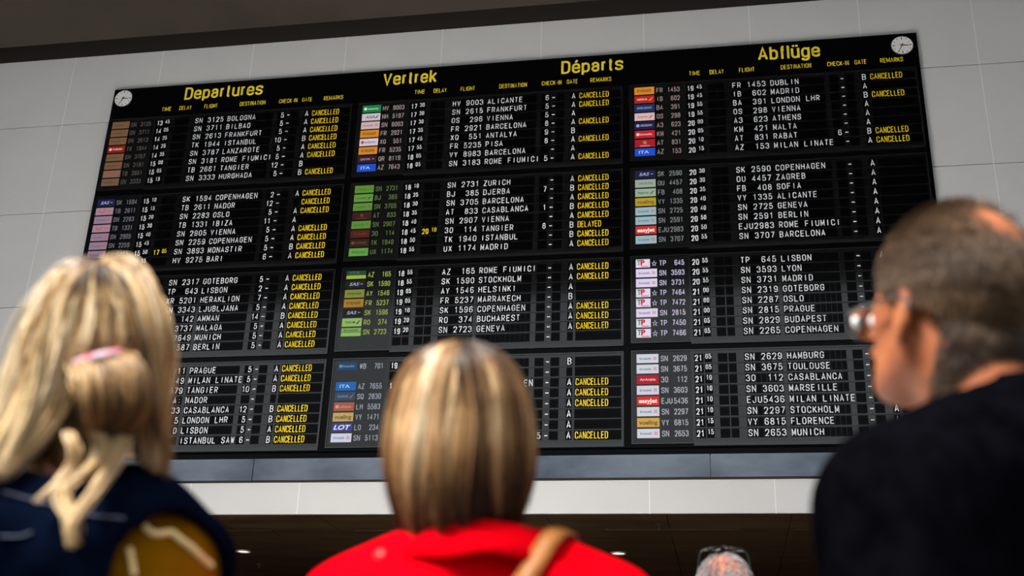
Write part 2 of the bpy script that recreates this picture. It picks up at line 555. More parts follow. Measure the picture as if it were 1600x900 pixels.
R[0, 3] = [('', '', '', '', '   2811', 'PRAGUE', '5', 'A', X), ('', '', '', '', '    149', 'MILAN LINATE', '5', 'A', X), ('', '', '', '', '    679', 'TANGIER', '10', 'B', X),
           ('', '', '', '', '     A:', 'NADOR', '', '', ''), ('', '', '', '', '     33', 'CASABLANCA', '12', 'B', X), ('', '', '', '', '      5', 'LONDON LHR', '5', 'B', X),
           ('', '', '', '', '      0', 'LISBON', '5', 'A', X), ('', '', '', '', '', 'ISTANBUL SAW', '6', 'B', X)]
R[1, 0] = [('HV 9003', 'HV', '17 30', '', 'HV 9003', 'ALICANTE', '6', 'A', X), ('NH 5197', 'NH', '17 30', '', 'SN 2615', 'FRANKFURT', '5', 'A', X),
           ('SN 6003', SN, '17 30', '', 'OS  296', 'VIENNA', '5', 'A', ''), ('FR 2921', 'FR', '17 35', '', 'FR 2921', 'BARCELONA', '8', 'A', X),
           ('XQ  551', 'XQ', '17 45', '', 'XQ  551', 'ANTALYA', '9', 'B', ''), ('FR 5235', 'FR', '17 55', '', 'FR 5235', 'PISA', '8', 'A', X),
           ('QR 8119', 'QR', '18 05', '', 'VY 8983', 'BARCELONA', '', 'A', ''), ('AZ 7643', 'AZ', '18 05', '', 'SN 3183', 'ROME FIUMICI', '5', 'A', X)]
R[1, 1] = [('SN 2731', SN, '18 10', '', 'SN 2731', 'ZURICH', '', 'A', X), ('BJ  385', 'BJ', '18 25', '', 'BJ  385', 'DJERBA', '7', 'B', X),
           ('SN 3705', SN, '18 30', '', 'SN 3705', 'BARCELONA', '', 'A', X), ('AT  833', 'AT', '18 35', '', 'AT  833', 'CASABLANCA', '1', 'B', X),
           ('SN 2907', SN, '18 40', '', 'SN 2907', 'VIENNA', '', 'A', X), ('3O  114', '3O', '18 45', '20 10', '3O  114', 'TANGIER', '8', 'B', 'D'),
           ('TK 1940', TKc, '18 50', '', 'TK 1940', 'ISTANBUL', '', 'B', X), ('UX 1174', 'UX', '18 55', '', 'UX 1174', 'MADRID', '', 'A', X)]
R[1, 2] = [('AZ  165', 'AZs', '18 55', '', 'AZ  165', 'ROME FIUMICI', '', 'A', X), ('SK 1590', SAS, '18 55', '', 'SK 1590', 'STOCKHOLM', '', 'A', X),
           ('AY 1546', 'AY', '19 05', '', 'AY 1546', 'HELSINKI', '', 'A', ''), ('FR 5237', 'FR', '19 05', '', 'FR 5237', 'MARRAKECH', '', 'B', ''),
           ('SK 1596', SAS, '19 10', '', 'SK 1596', 'COPENHAGEN', '', 'A', X), ('RO  374', 'RO', '19 20', '', 'RO  374', 'BUCHAREST', '', 'A', X),
           ('SN 2723', 'SNs', '19 20', '', 'SN 2723', 'GENEVA', '', 'A', X), ('', '', '', '', '', '', '', '', '')]
R[1, 3] = [('WB  701', 'WB', '19', '', '', '', '', 'B', ''), ('', '', '', '', '', '', '', '', ''), ('AZ 7655', 'AZ', '1', '', '', '          EN', '', 'A', X),
           ('SQ 2830', 'SQ', '', '', '', '', '', 'A', X), ('LH 5583', 'LH', '', '', '', '', '', 'A', X), ('VY 1471', 'VY', '', '', '', '', '', 'A', ''),
           ('LO  234', 'LO', '', '', '', '', '', 'A', ''), ('SN 5113', SN, '', '', '', '', '5', 'A', X)]
R[2, 0] = [('FR 1453', 'FR', '19 45', '', 'FR 1453', 'DUBLIN', '', 'B', X), ('IB  602', 'IB', '19 45', '', 'IB  602', 'MADRID', '', 'A', ''),
           ('BA  391', 'BA', '19 55', '', 'BA  391', 'LONDON LHR', '', 'B', X), ('OS  298', 'OS', '19 55', '', 'OS  298', 'VIENNA', '', 'A', ''),
           ('A3  623', 'A3', '20 00', '', 'A3  623', 'ATHENS', '', 'A', ''), ('KM  421', 'KM', '20 05', '', 'KM  421', 'MALTA', '', 'A', ''),
           ('AT  831', 'AT', '20 10', '', 'AT  831', 'RABAT', '6', 'B', X), ('AZ  153', 'AZ', '20 15', '', 'AZ  153', 'MILAN LINATE', '', 'A', X)]
R[2, 1] = [('SK 2590', SAS, '20 30', '', 'SK 2590', 'COPENHAGEN', '', 'A', ''), ('OU 4457', 'OU', '20 30', '', 'OU 4457', 'ZAGREB', '', 'A', ''),
           ('FB  408', 'FB', '20 35', '', 'FB  408', 'SOFIA', '', 'A', ''), ('VY 1335', 'VY', '20 40', '', 'VY 1335', 'ALICANTE', '', 'A', ''),
           ('SN 2725', SN, '20 40', '', 'SN 2725', 'GENEVA', '', 'A', ''), ('SN 2591', SN, '20 50', '', 'SN 2591', 'BERLIN', '', 'A', ''),
           ('EJU2983', 'EJ', '20 50', '', 'EJU2983', 'ROME FIUMICI', '', 'A', ''), ('SN 3707', SN, '20 55', '', 'SN 3707', 'BARCELONA', '', 'A', '')]
R[2, 2] = [('TP  645', 'TP', '20 55', '', 'TP  645', 'LISBON', '', 'A', ''), ('SN 3593', SN, '20 55', '', 'SN 3593', 'LYON', '', '', ''),
           ('SN 3731', SN, '20 55', '', 'SN 3731', 'MADRID', '', '', ''), ('TP 7464', 'TP', '21 00', '', 'SN 2319', 'GOTEBORG', '', '', ''),
           ('TP 7472', 'TP', '21 00', '', 'SN 2287', 'OSLO', '', '', ''), ('SN 2815', SN, '21 00', '', 'SN 2815', 'PRAGUE', '', '', ''),
           ('TP 7450', 'TP', '21 05', '', 'SN 2829', 'BUDAPEST', '', '', ''), ('TP 7466', 'TP', '21 05', '', 'SN 2265', 'COPENHAGEN', '', '', '')]
R[2, 3] = [('SN 2629', SN, '21 05', '', 'SN 2629', 'HAMBURG', '', '', ''), ('SN 3675', SN, '21 05', '', 'SN 3675', 'TOULOUSE', '', 'A', ''),
           ('3O  112', '3O', '21 10', '', '3O  112', 'CASABLANCA', '', 'B', ''), ('SN 3603', SN, '21 10', '', 'SN 3603', 'MARSEILLE', '', 'A', ''),
           ('EJU5436', 'EJ', '21 10', '', 'EJU5436', 'MILAN LINATE', '', 'A', ''), ('SN 2297', SN, '21 10', '', 'SN 2297', 'STOCKHOLM', '', 'A', ''),
           ('VY 6815', 'VY', '21 15', '', 'VY 6815', 'FLORENCE', '', 'A', ''), ('SN 2653', SN, '21 15', '', 'SN 2653', 'MUNICH', '', 'A', '')]

# logo tile: background, lettering colour, lettering, (scale of lettering, slant, second colour)
DEF = {
    'SN': ((206, 190, 192), (90, 80, 130), 'brussels', 'dots', (200, 60, 70)), 'TK': ((150, 24, 22), (225, 200, 170), 'TURKISH', 'disc', (220, 180, 150)),
    'TUI': ((190, 160, 175), (200, 40, 50), '', 'smile', (200, 40, 50)), 'SAS': ((14, 16, 60), (170, 170, 210), 'SAS', 'dash', (150, 150, 190)),
    'HV': ((16, 120, 60), (190, 225, 200), 'transavia', 'disc', (200, 230, 210)), 'NH': ((196, 184, 190), (40, 36, 80), 'ANA', 'swoosh', (40, 50, 100)),
    'FR': ((205, 128, 26), (50, 36, 60), 'RYANAIR', '', None), 'XQ': ((205, 190, 198), (40, 60, 140), 'SunExpress', 'disc', (180, 40, 50)),
    'QR': ((40, 14, 34), (190, 150, 170), 'QATAR', 'dash', (180, 140, 160)), 'AZ': ((20, 72, 190), (170, 200, 240), 'ITA', '', None),
    'BJ': ((92, 142, 56), (30, 60, 30), 'nouvelair', 'swoosh', (30, 60, 30)), 'AT': ((160, 14, 34), (230, 170, 170), '', 'star', (90, 160, 90)),
    '3O': ((170, 14, 40), (240, 200, 200), 'AirArabia', '', None), 'UX': ((90, 150, 58), (30, 70, 30), 'AirEuropa', '', None),
    'AY': ((120, 130, 50), (40, 50, 30), 'FINNAIR', '', None), 'RO': ((140, 175, 95), (30, 50, 40), 'TAROM', 'swoosh', (24, 40, 40)),
    'WB': ((22, 60, 96), (110, 150, 180), 'RwandAir', 'disc', (100, 140, 140)), 'SQ': ((44, 66, 92), (120, 130, 150), 'SINGAPORE', 'swoosh', (140, 110, 90)),
    'LH': ((160, 84, 66), (205, 150, 130), 'Lufthansa', 'disc', (205, 150, 130)), 'VY': ((206, 158, 66), (110, 90, 60), 'vueling', 'big', None),
    'LO': ((54, 58, 122), (225, 225, 245), 'LOT', 'bigslant', None), 'IB': ((165, 26, 30), (230, 180, 170), 'IBERIA', 'swoosh', (230, 150, 40)),
    'BA': ((22, 40, 84), (150, 160, 190), 'BRITISH AIRWAYS', '', None), 'OS': ((212, 176, 176), (150, 60, 70), 'Austrian', 'swoosh', (190, 50, 60)),
    'A3': ((18, 18, 60), (170, 170, 210), 'AEGEAN', 'disc', (150, 160, 200)), 'KM': ((176, 26, 40), (235, 190, 190), 'kmmalta', 'disc', (235, 190, 190)),
    'OU': ((150, 162, 148), (70, 80, 110), 'CROATIA', '', None), 'FB': ((150, 168, 146), (40, 70, 50), 'Bulgaria air', 'swoosh', (40, 90, 60)),
    'EJ': ((205, 40, 38), (250, 225, 215), 'easyJet', 'big', None), 'TP': ((222, 212, 232), (196, 30, 44), 'TP', 'tap', (60, 140, 60)),
    'AZs': ((20, 66, 40), (70, 110, 80), 'ITA', 'half', (150, 170, 50)), 'SNs': ((120, 160, 80), (50, 70, 40), 'brussels', 'half', (130, 180, 90)),
}
OVER = {  # how a failing screen tints its tiles
    (0, 0, 'SN'): (106, 78, 52), (0, 0, 'TUI'): (118, 90, 72), (0, 0, 'TK'): (120, 18, 10), (0, 1, 'SN'): (140, 116, 132), (0, 1, 'TUI'): (156, 122, 136),
    (1, 0, 'SN'): (200, 170, 174), (1, 1, 'SN'): (86, 132, 46), (1, 1, 'AT'): (46, 12, 10), (1, 1, '3O'): (70, 14, 10), (1, 1, 'TK'): (34, 14, 8), (1, 2, 'SAS'): (8, 12, 8),
    (1, 2, 'FR'): (160, 118, 24), (1, 3, 'AZ'): (20, 96, 170), (1, 3, 'SN'): (200, 204, 220), (1, 3, 'VY'): (190, 158, 90), (2, 1, 'VY'): (176, 150, 24), (2, 1, 'SN'): (150, 176, 184),
    (2, 2, 'SN'): (218, 206, 230), (2, 3, 'SN'): (204, 206, 216), (2, 1, 'EJ'): (190, 44, 44),
}
CODEC = {(0, 0): (74, 66, 62), (0, 1): (104, 100, 108), (0, 2): (100, 100, 100), (0, 3): (110, 110, 110), (1, 0): (150, 132, 130), (1, 1): (84, 104, 50), (1, 2): (150, 166, 66), (1, 3): (150, 156, 168),
         (2, 0): (140, 118, 116), (2, 1): (118, 122, 122), (2, 2): (196, 186, 214), (2, 3): (170, 172, 182)}


def logo(p, b, v, key):
    bgc, fc, txt, deco, dc = DEF[key]
    bgc = OVER.get((p, b, key), bgc)
    if (p, b) == (0, 0) and key == 'SN':
        fc, dc = (60, 44, 40), (120, 60, 50)
    if (p, b) in ((1, 1),) and key in ('AT', '3O', 'TK'):
        fc, dc = (130, 60, 20), (110, 70, 20)
    if (p, b) in ((1, 1),) and key == 'SN':
        fc, dc = (50, 90, 40), (70, 110, 40)
    m = MB()
    u0, u1 = p * P0 - 1.021, p * P0 - 0.812
    if deco == 'tap':
        u1 = u0 + 0.14
    v0, v1 = v - 0.044, v + 0.044
    if deco == 'half':
        m.box(u0, u1, v, v1, 0.009, 0.0125, 0)
        m.box(u0, u1, v0, v - 0.006, 0.009, 0.0125, 2)
    else:
        m.box(u0, u1, v0, v1, 0.009, 0.0125, 0)
    n = 0.0131
    w = u1 - u0
    big = deco in ('big', 'bigslant')
    if deco == 'tap':
        put(m, 'T', u0 + 0.012, u0 + 0.048, v - 0.018, 0.052, n, 2, 0.04)
        put(m, 'P', u0 + 0.046, u0 + 0.088, v - 0.018, 0.052, n, 1, 0.05)
        m.box(u0 + 0.05, u0 + 0.125, v - 0.037, v - 0.03, n - 0.001, n, 1)
    elif txt:
        a = u0 + w * (0.08 if big else 0.14)
        e = u1 - w * (0.08 if big else (0.34 if deco in ('dots', 'swoosh', 'dash') else 0.14))
        if deco == 'disc':
            a = u0 + w * 0.28
        if txt in ('ITA', 'SAS', 'ANA'):
            a, e = u0 + w * 0.2, u1 - w * 0.3
        cap = 0.044 if deco == 'bigslant' else (0.04 if big else (0.034 if txt in ('ITA', 'SAS', 'ANA', 'RYANAIR') else 0.024))
        put(m, txt, a, e, v - cap * 0.5 + (0.02 if deco == 'half' else 0), cap, n, 1, 0.03 if big else 0.012, 0.25 if deco == 'bigslant' or txt in ('SAS', 'ANA') else 0.0)
    if deco == 'dots':
        for i in range(3):
            for j in range(3):
                m.disc(u1 - 0.045 + i * 0.011, v - 0.011 + j * 0.011, n - 0.001, n, 0.0042, 0.0042, 8, 2)
    elif deco == 'disc':
        m.disc(u0 + w * 0.16, v, n - 0.001, n, 0.018, 0.018, 20, 2)
    elif deco == 'dash':
        m.box(u1 - w * 0.24, u1 - w * 0.12, v - 0.004, v + 0.004, n - 0.001, n, 2)
    elif deco == 'swoosh':
        m.add([(u1 - w * .30, -n, v - .02), (u1 - w * .2, -n, v - .018), (u1 - w * .06, -n, v + .024), (u1 - w * .16, -n, v + .012)], [(0, 1, 2, 3)], 2)
    elif deco == 'smile':
        pts = [(u0 + w * .36 + .03 * math.cos(a), -n, v + .012 + .026 * math.sin(a)) for a in np.linspace(math.pi, 2 * math.pi + .5, 12)]
        m.tube(pts, 0.0045, 6, 2)
        put(m, 'TUI', u0 + w * .62, u0 + w * .86, v - .01, .02, n, 1)
    elif deco == 'star':
        k = [(u0 + w * .5 + (.028 if i % 2 == 0 else .012) * math.sin(i * math.pi / 5), -n, v + .004 + (.028 if i % 2 == 0 else .012) * math.cos(i * math.pi / 5)) for i in range(10)]
        m.add(k, [tuple(range(10))[::-1]], 2)
        m.box(u0 + w * .25, u1 - w * .25, v - .036, v - .03, n - .001, n, 1)
    return m, [G(bgc), G(fc), G(dc or fc)]


def flap(m, u0, u1, v, h=0.084, n=0.012):
    m.box(u0, u1, v + 0.0012, v + h / 2, 0.0071, n, 0)
    m.box(u0, u1, v - h / 2, v - 0.0012, 0.0071, n, 0)


for p in range(3):
    for b in range(4):
        vb = -PB * b
        ub = p * P0
        # dark steel housing of the flap block: rim, column strips
        m = MB()
        top, bot = vb + 0.075, vb - 7 * ROW - 0.072
        m.box(ub - 0.492, ub + 1.855, bot - 0.012, top, 0.0, 0.006, 0)
        m.box(ub - 0.492, ub + 1.855, bot - 0.045, bot - 0.012, 0.0, 0.016, 1)
        m.box(ub - 0.492, ub + 1.855, top, top + 0.014, 0.0, 0.012, 1)
        m.box(ub - 0.497, ub - 0.487, bot - 0.045, top + 0.014, 0.0, 0.014, 1)
        m.box(ub + 1.838, ub + 1.855, bot - 0.012, top, 0.006, 0.014, 1)
        for r in range(1, 8):
            vr = vb - (r - 0.5) * ROW
            m.box(ub - 0.487, ub + 1.838, vr - 0.0035, vr + 0.0035, 0.006, 0.0125, 1)
        bbuild(m, 'module_housing', [M_panel, M_frame])
        # airline screen: rim, glass and, on it, the tiles and codes
        m = MB()
        s0, s1, w0, w1 = ub - 1.062, ub - 0.502, vb - 0.824, vb + 0.078
        m.box(s0, s1, w0, w1, 0.0, 0.008, 0)
        for a in ((s0 - .012, s0, w0 - .012, w1 + .012), (s1, s1 + .01, w0 - .012, w1 + .012), (s0, s1, w0 - .012, w0), (s0, s1, w1, w1 + .012)):
            m.box(*a, 0.0, 0.016, 1)
        scr = bbuild(m, 'airline_screen', [M_screen, M_frame])
        for r in range(8):
            row = R[p, b][r]
            v = vb - r * ROW
            code, lg, tm, dl, fl, de, ck, gt, rm = row
            if lg:
                mm, ms = logo(p, b, v + 0.007, lg)
                mm.build('airline_logo', ms, scr)
                mm = MB()
                a0 = ub - 0.79
                if lg == 'TP':
                    put(mm, '☆', ub - 0.868, ub - 0.812, v - 0.024, 0.05, 0.0095)
                let, num = code[:3].strip(), code[3:].strip()
                mono(mm, let, a0, 0.0365, v + 0.004, 0.058, 0.0095, 0.030, 0, 0.13)
                mono(mm, num, ub - 0.545 - 0.027 - 0.0335 * (len(num.strip()) - 1), 0.0335, v + 0.004, 0.058, 0.0095, 0.027, 0, 0.13)
                mm.build('flight_code_text', G(CODEC[p, b]), scr)
            # the flaps of this line
            m = MB()
            m.box(ub - 0.482, ub + 1.834, v - 0.046, v + 0.046, 0.006, 0.0072, 1)
            for a, w, h in ((-0.476, .09, .084), (-0.376, .07, .084), (-0.252, .09, .084), (-0.152, .072, .084)):
                flap(m, ub + a, ub + a + w, v)
            for k in range(7):
                flap(m, ub - 0.006 + k * 0.0505, ub - 0.006 + k * 0.0505 + 0.048, v)
            for k in range(11):
                flap(m, ub + 0.384 + k * 0.0497, ub + 0.384 + k * 0.0497 + 0.0472, v)
            flap(m, ub + 0.985, ub + 1.074, v)
            flap(m, ub + 1.142, ub + 1.228, v)
            flap(m, ub + 1.30, ub + 1.358, v)
            flap(m, ub + 1.382, ub + 1.83, v, 0.088)
            fr = bbuild(m, 'flight_row', [M_flap, M_panel])
            n = 0.0127

            def piece(name, fn, mt=M_white):
                q = MB()
                fn(q)
                if q.v:
                    q.build(name, mt, fr)
            if tm:
                def f(q, s=tm, o=-0.467):
                    mono(q, s[:2], ub + o, 0.0372, v, 0.064, n, 0.031, 0, 0.16)
                    mono(q, s[3:], ub + o + 0.099, 0.030, v + 0.014, 0.05, n, 0.024, 0, 0.15)
                piece('departure_time_text', f)
            if dl:
                piece('delayed_time_text', lambda q: f(q, dl, -0.243), M_yellow)
            if fl.strip():
                piece('flight_number_text', lambda q: mono(q, fl, ub + .001, 0.0505, v, 0.067, n, 0.037))
            if de.strip():
                piece('destination_text', lambda q: mono(q, de, ub + 0.390, 0.0497, v, 0.067, n, 0.037))

            def g_(q):
                if ck:
                    mono(q, ck.rjust(2), ub + 0.985, 0.042, v, 0.066, n, 0.035)
                q.box(ub + 1.098, ub + 1.128, v - 0.005, v + 0.005, 0.0072, 0.009)
            piece('check_in_text', g_)
            if gt:
                piece('gate_letter', lambda q: mono(q, gt, ub + 1.31, 0.05, v, 0.07, n, 0.04))
            if rm:
                wd = {'C': 'CANCELLED', 'D': 'DELAYED'}[rm]
                piece('remark_text', lambda q: word(q, wd, ub + 1.391, ub + 1.391 + (0.315 if rm == 'C' else 0.24), v - 0.035, 0.07, n, 0, 0.115, 0.11), M_yellow)

# clocks let into the two upper corners of the board
M_cface = mat('clock_face', lin(238, 236, 232), 0.5)
M_cblack = mat('clock_black', (0.01, 0.01, 0.01, 1), 0.5)
for u, v, lab in ((-0.946, 0.366, 'round white clock beside the yellow Departures title'), (7.737, 0.349, 'round white clock to the right of the yellow Abflüge title')):
    ck = thing('wall_clock', lab, 'clock', (u, 0, H0 + v), 0, 'clocks on the departures board')
    m = MB(); m.disc(0, 0, 0.0005, 0.018, 0.106, 0.106, 48); m.build('clock_face', M_cface, ck)
    m = MB()
    ring = [(0.108 * math.cos(a), -0.012, 0.108 * math.sin(a)) for a in np.linspace(0, 2 * math.pi, 48, endpoint=False)]
    m.tube(ring, 0.006, 8, 0, True); m.build('rim', M_cblack, ck)
    m = MB()
    for i in range(12):
        a = i * math.pi / 6
        s, c_ = math.sin(a), math.cos(a)
        w = 0.006 if i % 3 else 0.009
        r0, r1 = (0.078, 0.096) if i % 3 else (0.07, 0.098)
        n = -0.0186
        m.add([(r0 * s - w * c_ / 2, n, r0 * c_ + w * s / 2), (r0 * s + w * c_ / 2, n, r0 * c_ - w * s / 2), (r1 * s + w * c_ / 2, n, r1 * c_ - w * s / 2), (r1 * s - w * c_ / 2, n, r1 * c_ + w * s / 2)], [(0, 1, 2, 3)])
    m.build('hour_marks', M_cblack, ck)
    for nm, ang, ln, w, n in (('hour_hand', math.radians(97), 0.066, 0.012, -0.021), ('minute_hand', math.radians(207), 0.092, 0.009, -0.024)):
        m = MB()
        s, c_ = math.sin(ang), math.cos(ang)
        vs_ = []
        for nn in (n, n - 0.0015):
            for (rr, ww) in ((-0.02, w), (ln, w * .6)):
                vs_ += [(rr * s - ww * c_ / 2, nn, rr * c_ + ww * s / 2), (rr * s + ww * c_ / 2, nn, rr * c_ - ww * s / 2)]
        m.add(vs_, [(0, 1, 3, 2), (4, 5, 7, 6), (0, 1, 5, 4), (2, 3, 7, 6), (0, 2, 6, 4), (1, 3, 7, 5)])
        m.build(nm, M_cblack, ck)
    m = MB(); m.disc(0, 0, 0.018, 0.027, 0.008, 0.008, 16); m.build('hub', M_cblack, ck)

# ------------------------------------------------------------------ fittings in the low soffit
M_lamp = glow('lamp_glow', 255, 250, 240, 2.2)
M_lrim = mat('lamp_rim', lin(150, 140, 125), 0.4)
for u, n, lab in ((0.298, -2.11, 'lit recessed downlight in the dark soffit beside the mustard sleeve'), (4.608, -2.14, 'lit recessed downlight in the dark soffit right of the red jacket')):
    dl = thing('ceiling_light', lab, 'ceiling light', (u, -n, zs), 0, 'downlights in the dark soffit')
    m = MB()
    ring = [(0.078 * math.cos(a), 0.078 * math.sin(a), 0.002) for a in np.linspace(0, 2 * math.pi, 32, endpoint=False)]
    m.tube(ring, 0.010, 8, 0, True); m.build('rim', M_lrim, dl)
    m = MB()
    k = [(0.072 * math.cos(a), 0.072 * math.sin(a), 0.004) for a in np.linspace(0, 2 * math.pi, 32, endpoint=False)]
    m.add(k, [tuple(reversed(range(32)))])
    m.add([(a_, b_, 0.011) for a_, b_, _ in k], [tuple(range(32))])
    m.build('lens', M_lamp, dl)
for u, n, lab in ((0.03, -2.1, 'small dark sprinkler head beside the lit downlight left of the red jacket'), (5.138, -0.58, 'small dark sprinkler head in the soffit close under the white wall strip'), (0.13, -3.03, 'tiny dark sprinkler head further back, behind the left downlight')):
    sp = thing('sprinkler_head', lab, 'sprinkler', (u, -n, zs + 0.004), 0, 'sprinkler heads in the dark soffit')
    m = MB()
    ring = [(0, 0, 0.012), (0, 0, -0.002), (0, 0, -0.006)]
    m.tube(ring, [0.035, 0.035, 0.02], 16); m.build('cover_plate', M_cblack, sp)
    m = MB(); m.tube([(0, 0, -0.004), (0, 0, -0.04)], 0.009, 10); m.tube([(0, 0, -0.04), (0, 0, -0.044)], 0.02, 12); m.build('nozzle', M_cblack, sp)

# ------------------------------------------------------------------ people
def smin(a, b, k):
    h = np.clip(0.5 + 0.5 * (b - a) / k, 0, 1)
    return b + (a - b) * h - k * h * (1 - h)


def capsule(p, a, b, ra, rb=None):
    rb = ra if rb is None else rb
    a, b = np.array(a, np.float32), np.array(b, np.float32)
    ab = b - a
    t_ = np.clip(((p - a) @ ab) / max(ab @ ab, 1e-9), 0, 1)
    d = p - a - t_[..., None] * ab
    return np.sqrt((d * d).sum(-1)) - (ra + (rb - ra) * t_)


def ellip(p, c, r):
    r = np.array(r, np.float32)
    q = (p - np.array(c, np.float32)) / r
    k0 = np.sqrt((q * q).sum(-1))
    q2 = q / r
    k1 = np.sqrt((q2 * q2).sum(-1))
    return k0 * (k0 - 1) / np.maximum(k1, 1e-6)


def grid(lo, hi, h):
    ax = [np.arange(lo[i], hi[i] + h, h, dtype=np.float32) for i in range(3)]
    return np.stack(np.meshgrid(*ax, indexing='ij'), -1)


def surface(f, lo, h):
    """one continuous quad surface through the zero level of a sampled field (surface nets)"""
    ins = f < 0
    nx, ny, nz_ = f.shape
    cnt = np.zeros((nx - 1, ny - 1, nz_ - 1), np.float32)
    acc = np.zeros((nx - 1, ny - 1, nz_ - 1, 3), np.float32)
    cs = [(i, j, k) for i in (0, 1) for j in (0, 1) for k in (0, 1)]
    for a in cs:
        for ax in range(3):
            if a[ax]:
                continue
            b = list(a); b[ax] = 1
            fa = f[a[0]:nx - 1 + a[0], a[1]:ny - 1 + a[1], a[2]:nz_ - 1 + a[2]]
            fb = f[b[0]:nx - 1 + b[0], b[1]:ny - 1 + b[1], b[2]:nz_ - 1 + b[2]]
            x = (fa < 0) != (fb < 0)
            t_ = np.where(x, fa / np.where(x, fa - fb, 1), 0)
            cnt += x
            for d in range(3):
                acc[..., d] += np.where(x, (t_ if d == ax else a[d]), 0)
    act = cnt > 0
    idx = -np.ones(act.shape, np.int64)
    idx[act] = np.arange(act.sum())
    base = np.argwhere(act)
    v = (base + acc[act] / cnt[act][:, None]) * h + np.array(lo)
    quads = []
    for ax in range(3):
        o1, o2 = (ax + 1) % 3, (ax + 2) % 3
        sl = [slice(1, -1)] * 3
        sl[ax] = slice(0, -1)
        sl2 = list(sl); sl2[ax] = slice(1, None)
        A, B = ins[tuple(sl)], ins[tuple(sl2)]
        e = np.argwhere(A != B)
        if not len(e):
            continue
        off = np.ones(3, int); off[ax] = 0
        e0 = e + off
        inside_first = ins[tuple(e0.T)]

        def cell(d1, d2):
            c_ = e0.copy(); c_[:, o1] -= d1; c_[:, o2] -= d2
            return idx[tuple(c_.T)]
        q = np.stack([cell(1, 1), cell(0, 1), cell(0, 0), cell(1, 0)], 1)
        q[~inside_first] = q[~inside_first][:, ::-1]
        quads.append(q)
    return v, np.concatenate(quads)


def relax(v, q, n=2, lam=0.5):
    for _ in range(n):
        acc = np.zeros_like(v); c_ = np.zeros(len(v))
        for i in range(4):
            np.add.at(acc, q[:, i], v[q[:, (i + 1) % 4]] + v[q[:, (i + 3) % 4]])
            np.add.at(c_, q[:, i], 2)
        v = v + lam * (acc / np.maximum(c_, 1)[:, None] - v)
    return v


def raw_mesh(name, v, q, mats, parent, tone=None, smooth=True):
    me = bpy.data.meshes.new(name)
    v = np.asarray(v, np.float32); q = np.asarray(q, np.int32)
    k = q.shape[1]
    me.vertices.add(len(v)); me.vertices.foreach_set('co', v.ravel())
    me.loops.add(q.size); me.loops.foreach_set('vertex_index', q.ravel())
    me.polygons.add(len(q))
    me.polygons.foreach_set('loop_start', np.arange(0, q.size, k, dtype=np.int32))
    me.polygons.foreach_set('loop_total', np.full(len(q), k, np.int32))
    for m in (mats if isinstance(mats, list) else [mats]):
        me.materials.append(m)
    if smooth:
        me.polygons.foreach_set('use_smooth', np.ones(len(q), bool))
    if tone is not None:
        at_ = me.attributes.new('tone', 'FLOAT', 'POINT')
        at_.data.foreach_set('value', np.asarray(tone, np.float32))
    me.update(calc_edges=True)
    o = bpy.data.objects.new(name, me)
    C.objects.link(o)
    if parent:
        o.parent = parent
    return o


def strands(paths, r, tone, sides=3):
    """(n, m, 3) paths, (n, m) tones -> vertices and quads of thin hairs"""
    n, m, _ = paths.shape
    tg = np.gradient(paths, axis=1)
    tg /= np.maximum(np.linalg.norm(tg, axis=2, keepdims=True), 1e-9)
    ref = np.array([0.37, 0.88, 0.29])
    s_ = np.cross(tg, ref); s_ /= np.maximum(np.linalg.norm(s_, axis=2, keepdims=True), 1e-9)
    q_ = np.cross(tg, s_)
    tt = np.linspace(0, 1, m)
    rad = r * np.clip(np.minimum(1.0, (1.02 - tt) * 4), 0.15, 1)[None, :, None]
    rings = []
    for j in range(sides):
        a = 2 * math.pi * j / sides
        rings.append(paths + (s_ * math.cos(a) + q_ * math.sin(a)) * rad)
    v = np.stack(rings, 2).reshape(-1, 3)
    i0 = (np.arange(n)[:, None, None] * m + np.arange(m - 1)[None, :, None]) * sides
    j = np.arange(sides)[None, None, :]
    j2 = (j + 1) % sides
    quads = np.stack([i0 + j, i0 + j2, i0 + sides + j2, i0 + sides + j], -1).reshape(-1, 4)
    tn = np.repeat(tone.reshape(n * m), sides)
    return v, quads, tn


def rz(a):
    c_, s_ = math.cos(a), math.sin(a)
    return np.array([[c_, -s_, 0], [s_, c_, 0], [0, 0, 1.0]])


def rx_(a):
    c_, s_ = math.cos(a), math.sin(a)
    return np.array([[1, 0, 0], [0, c_, -s_], [0, s_, c_]])


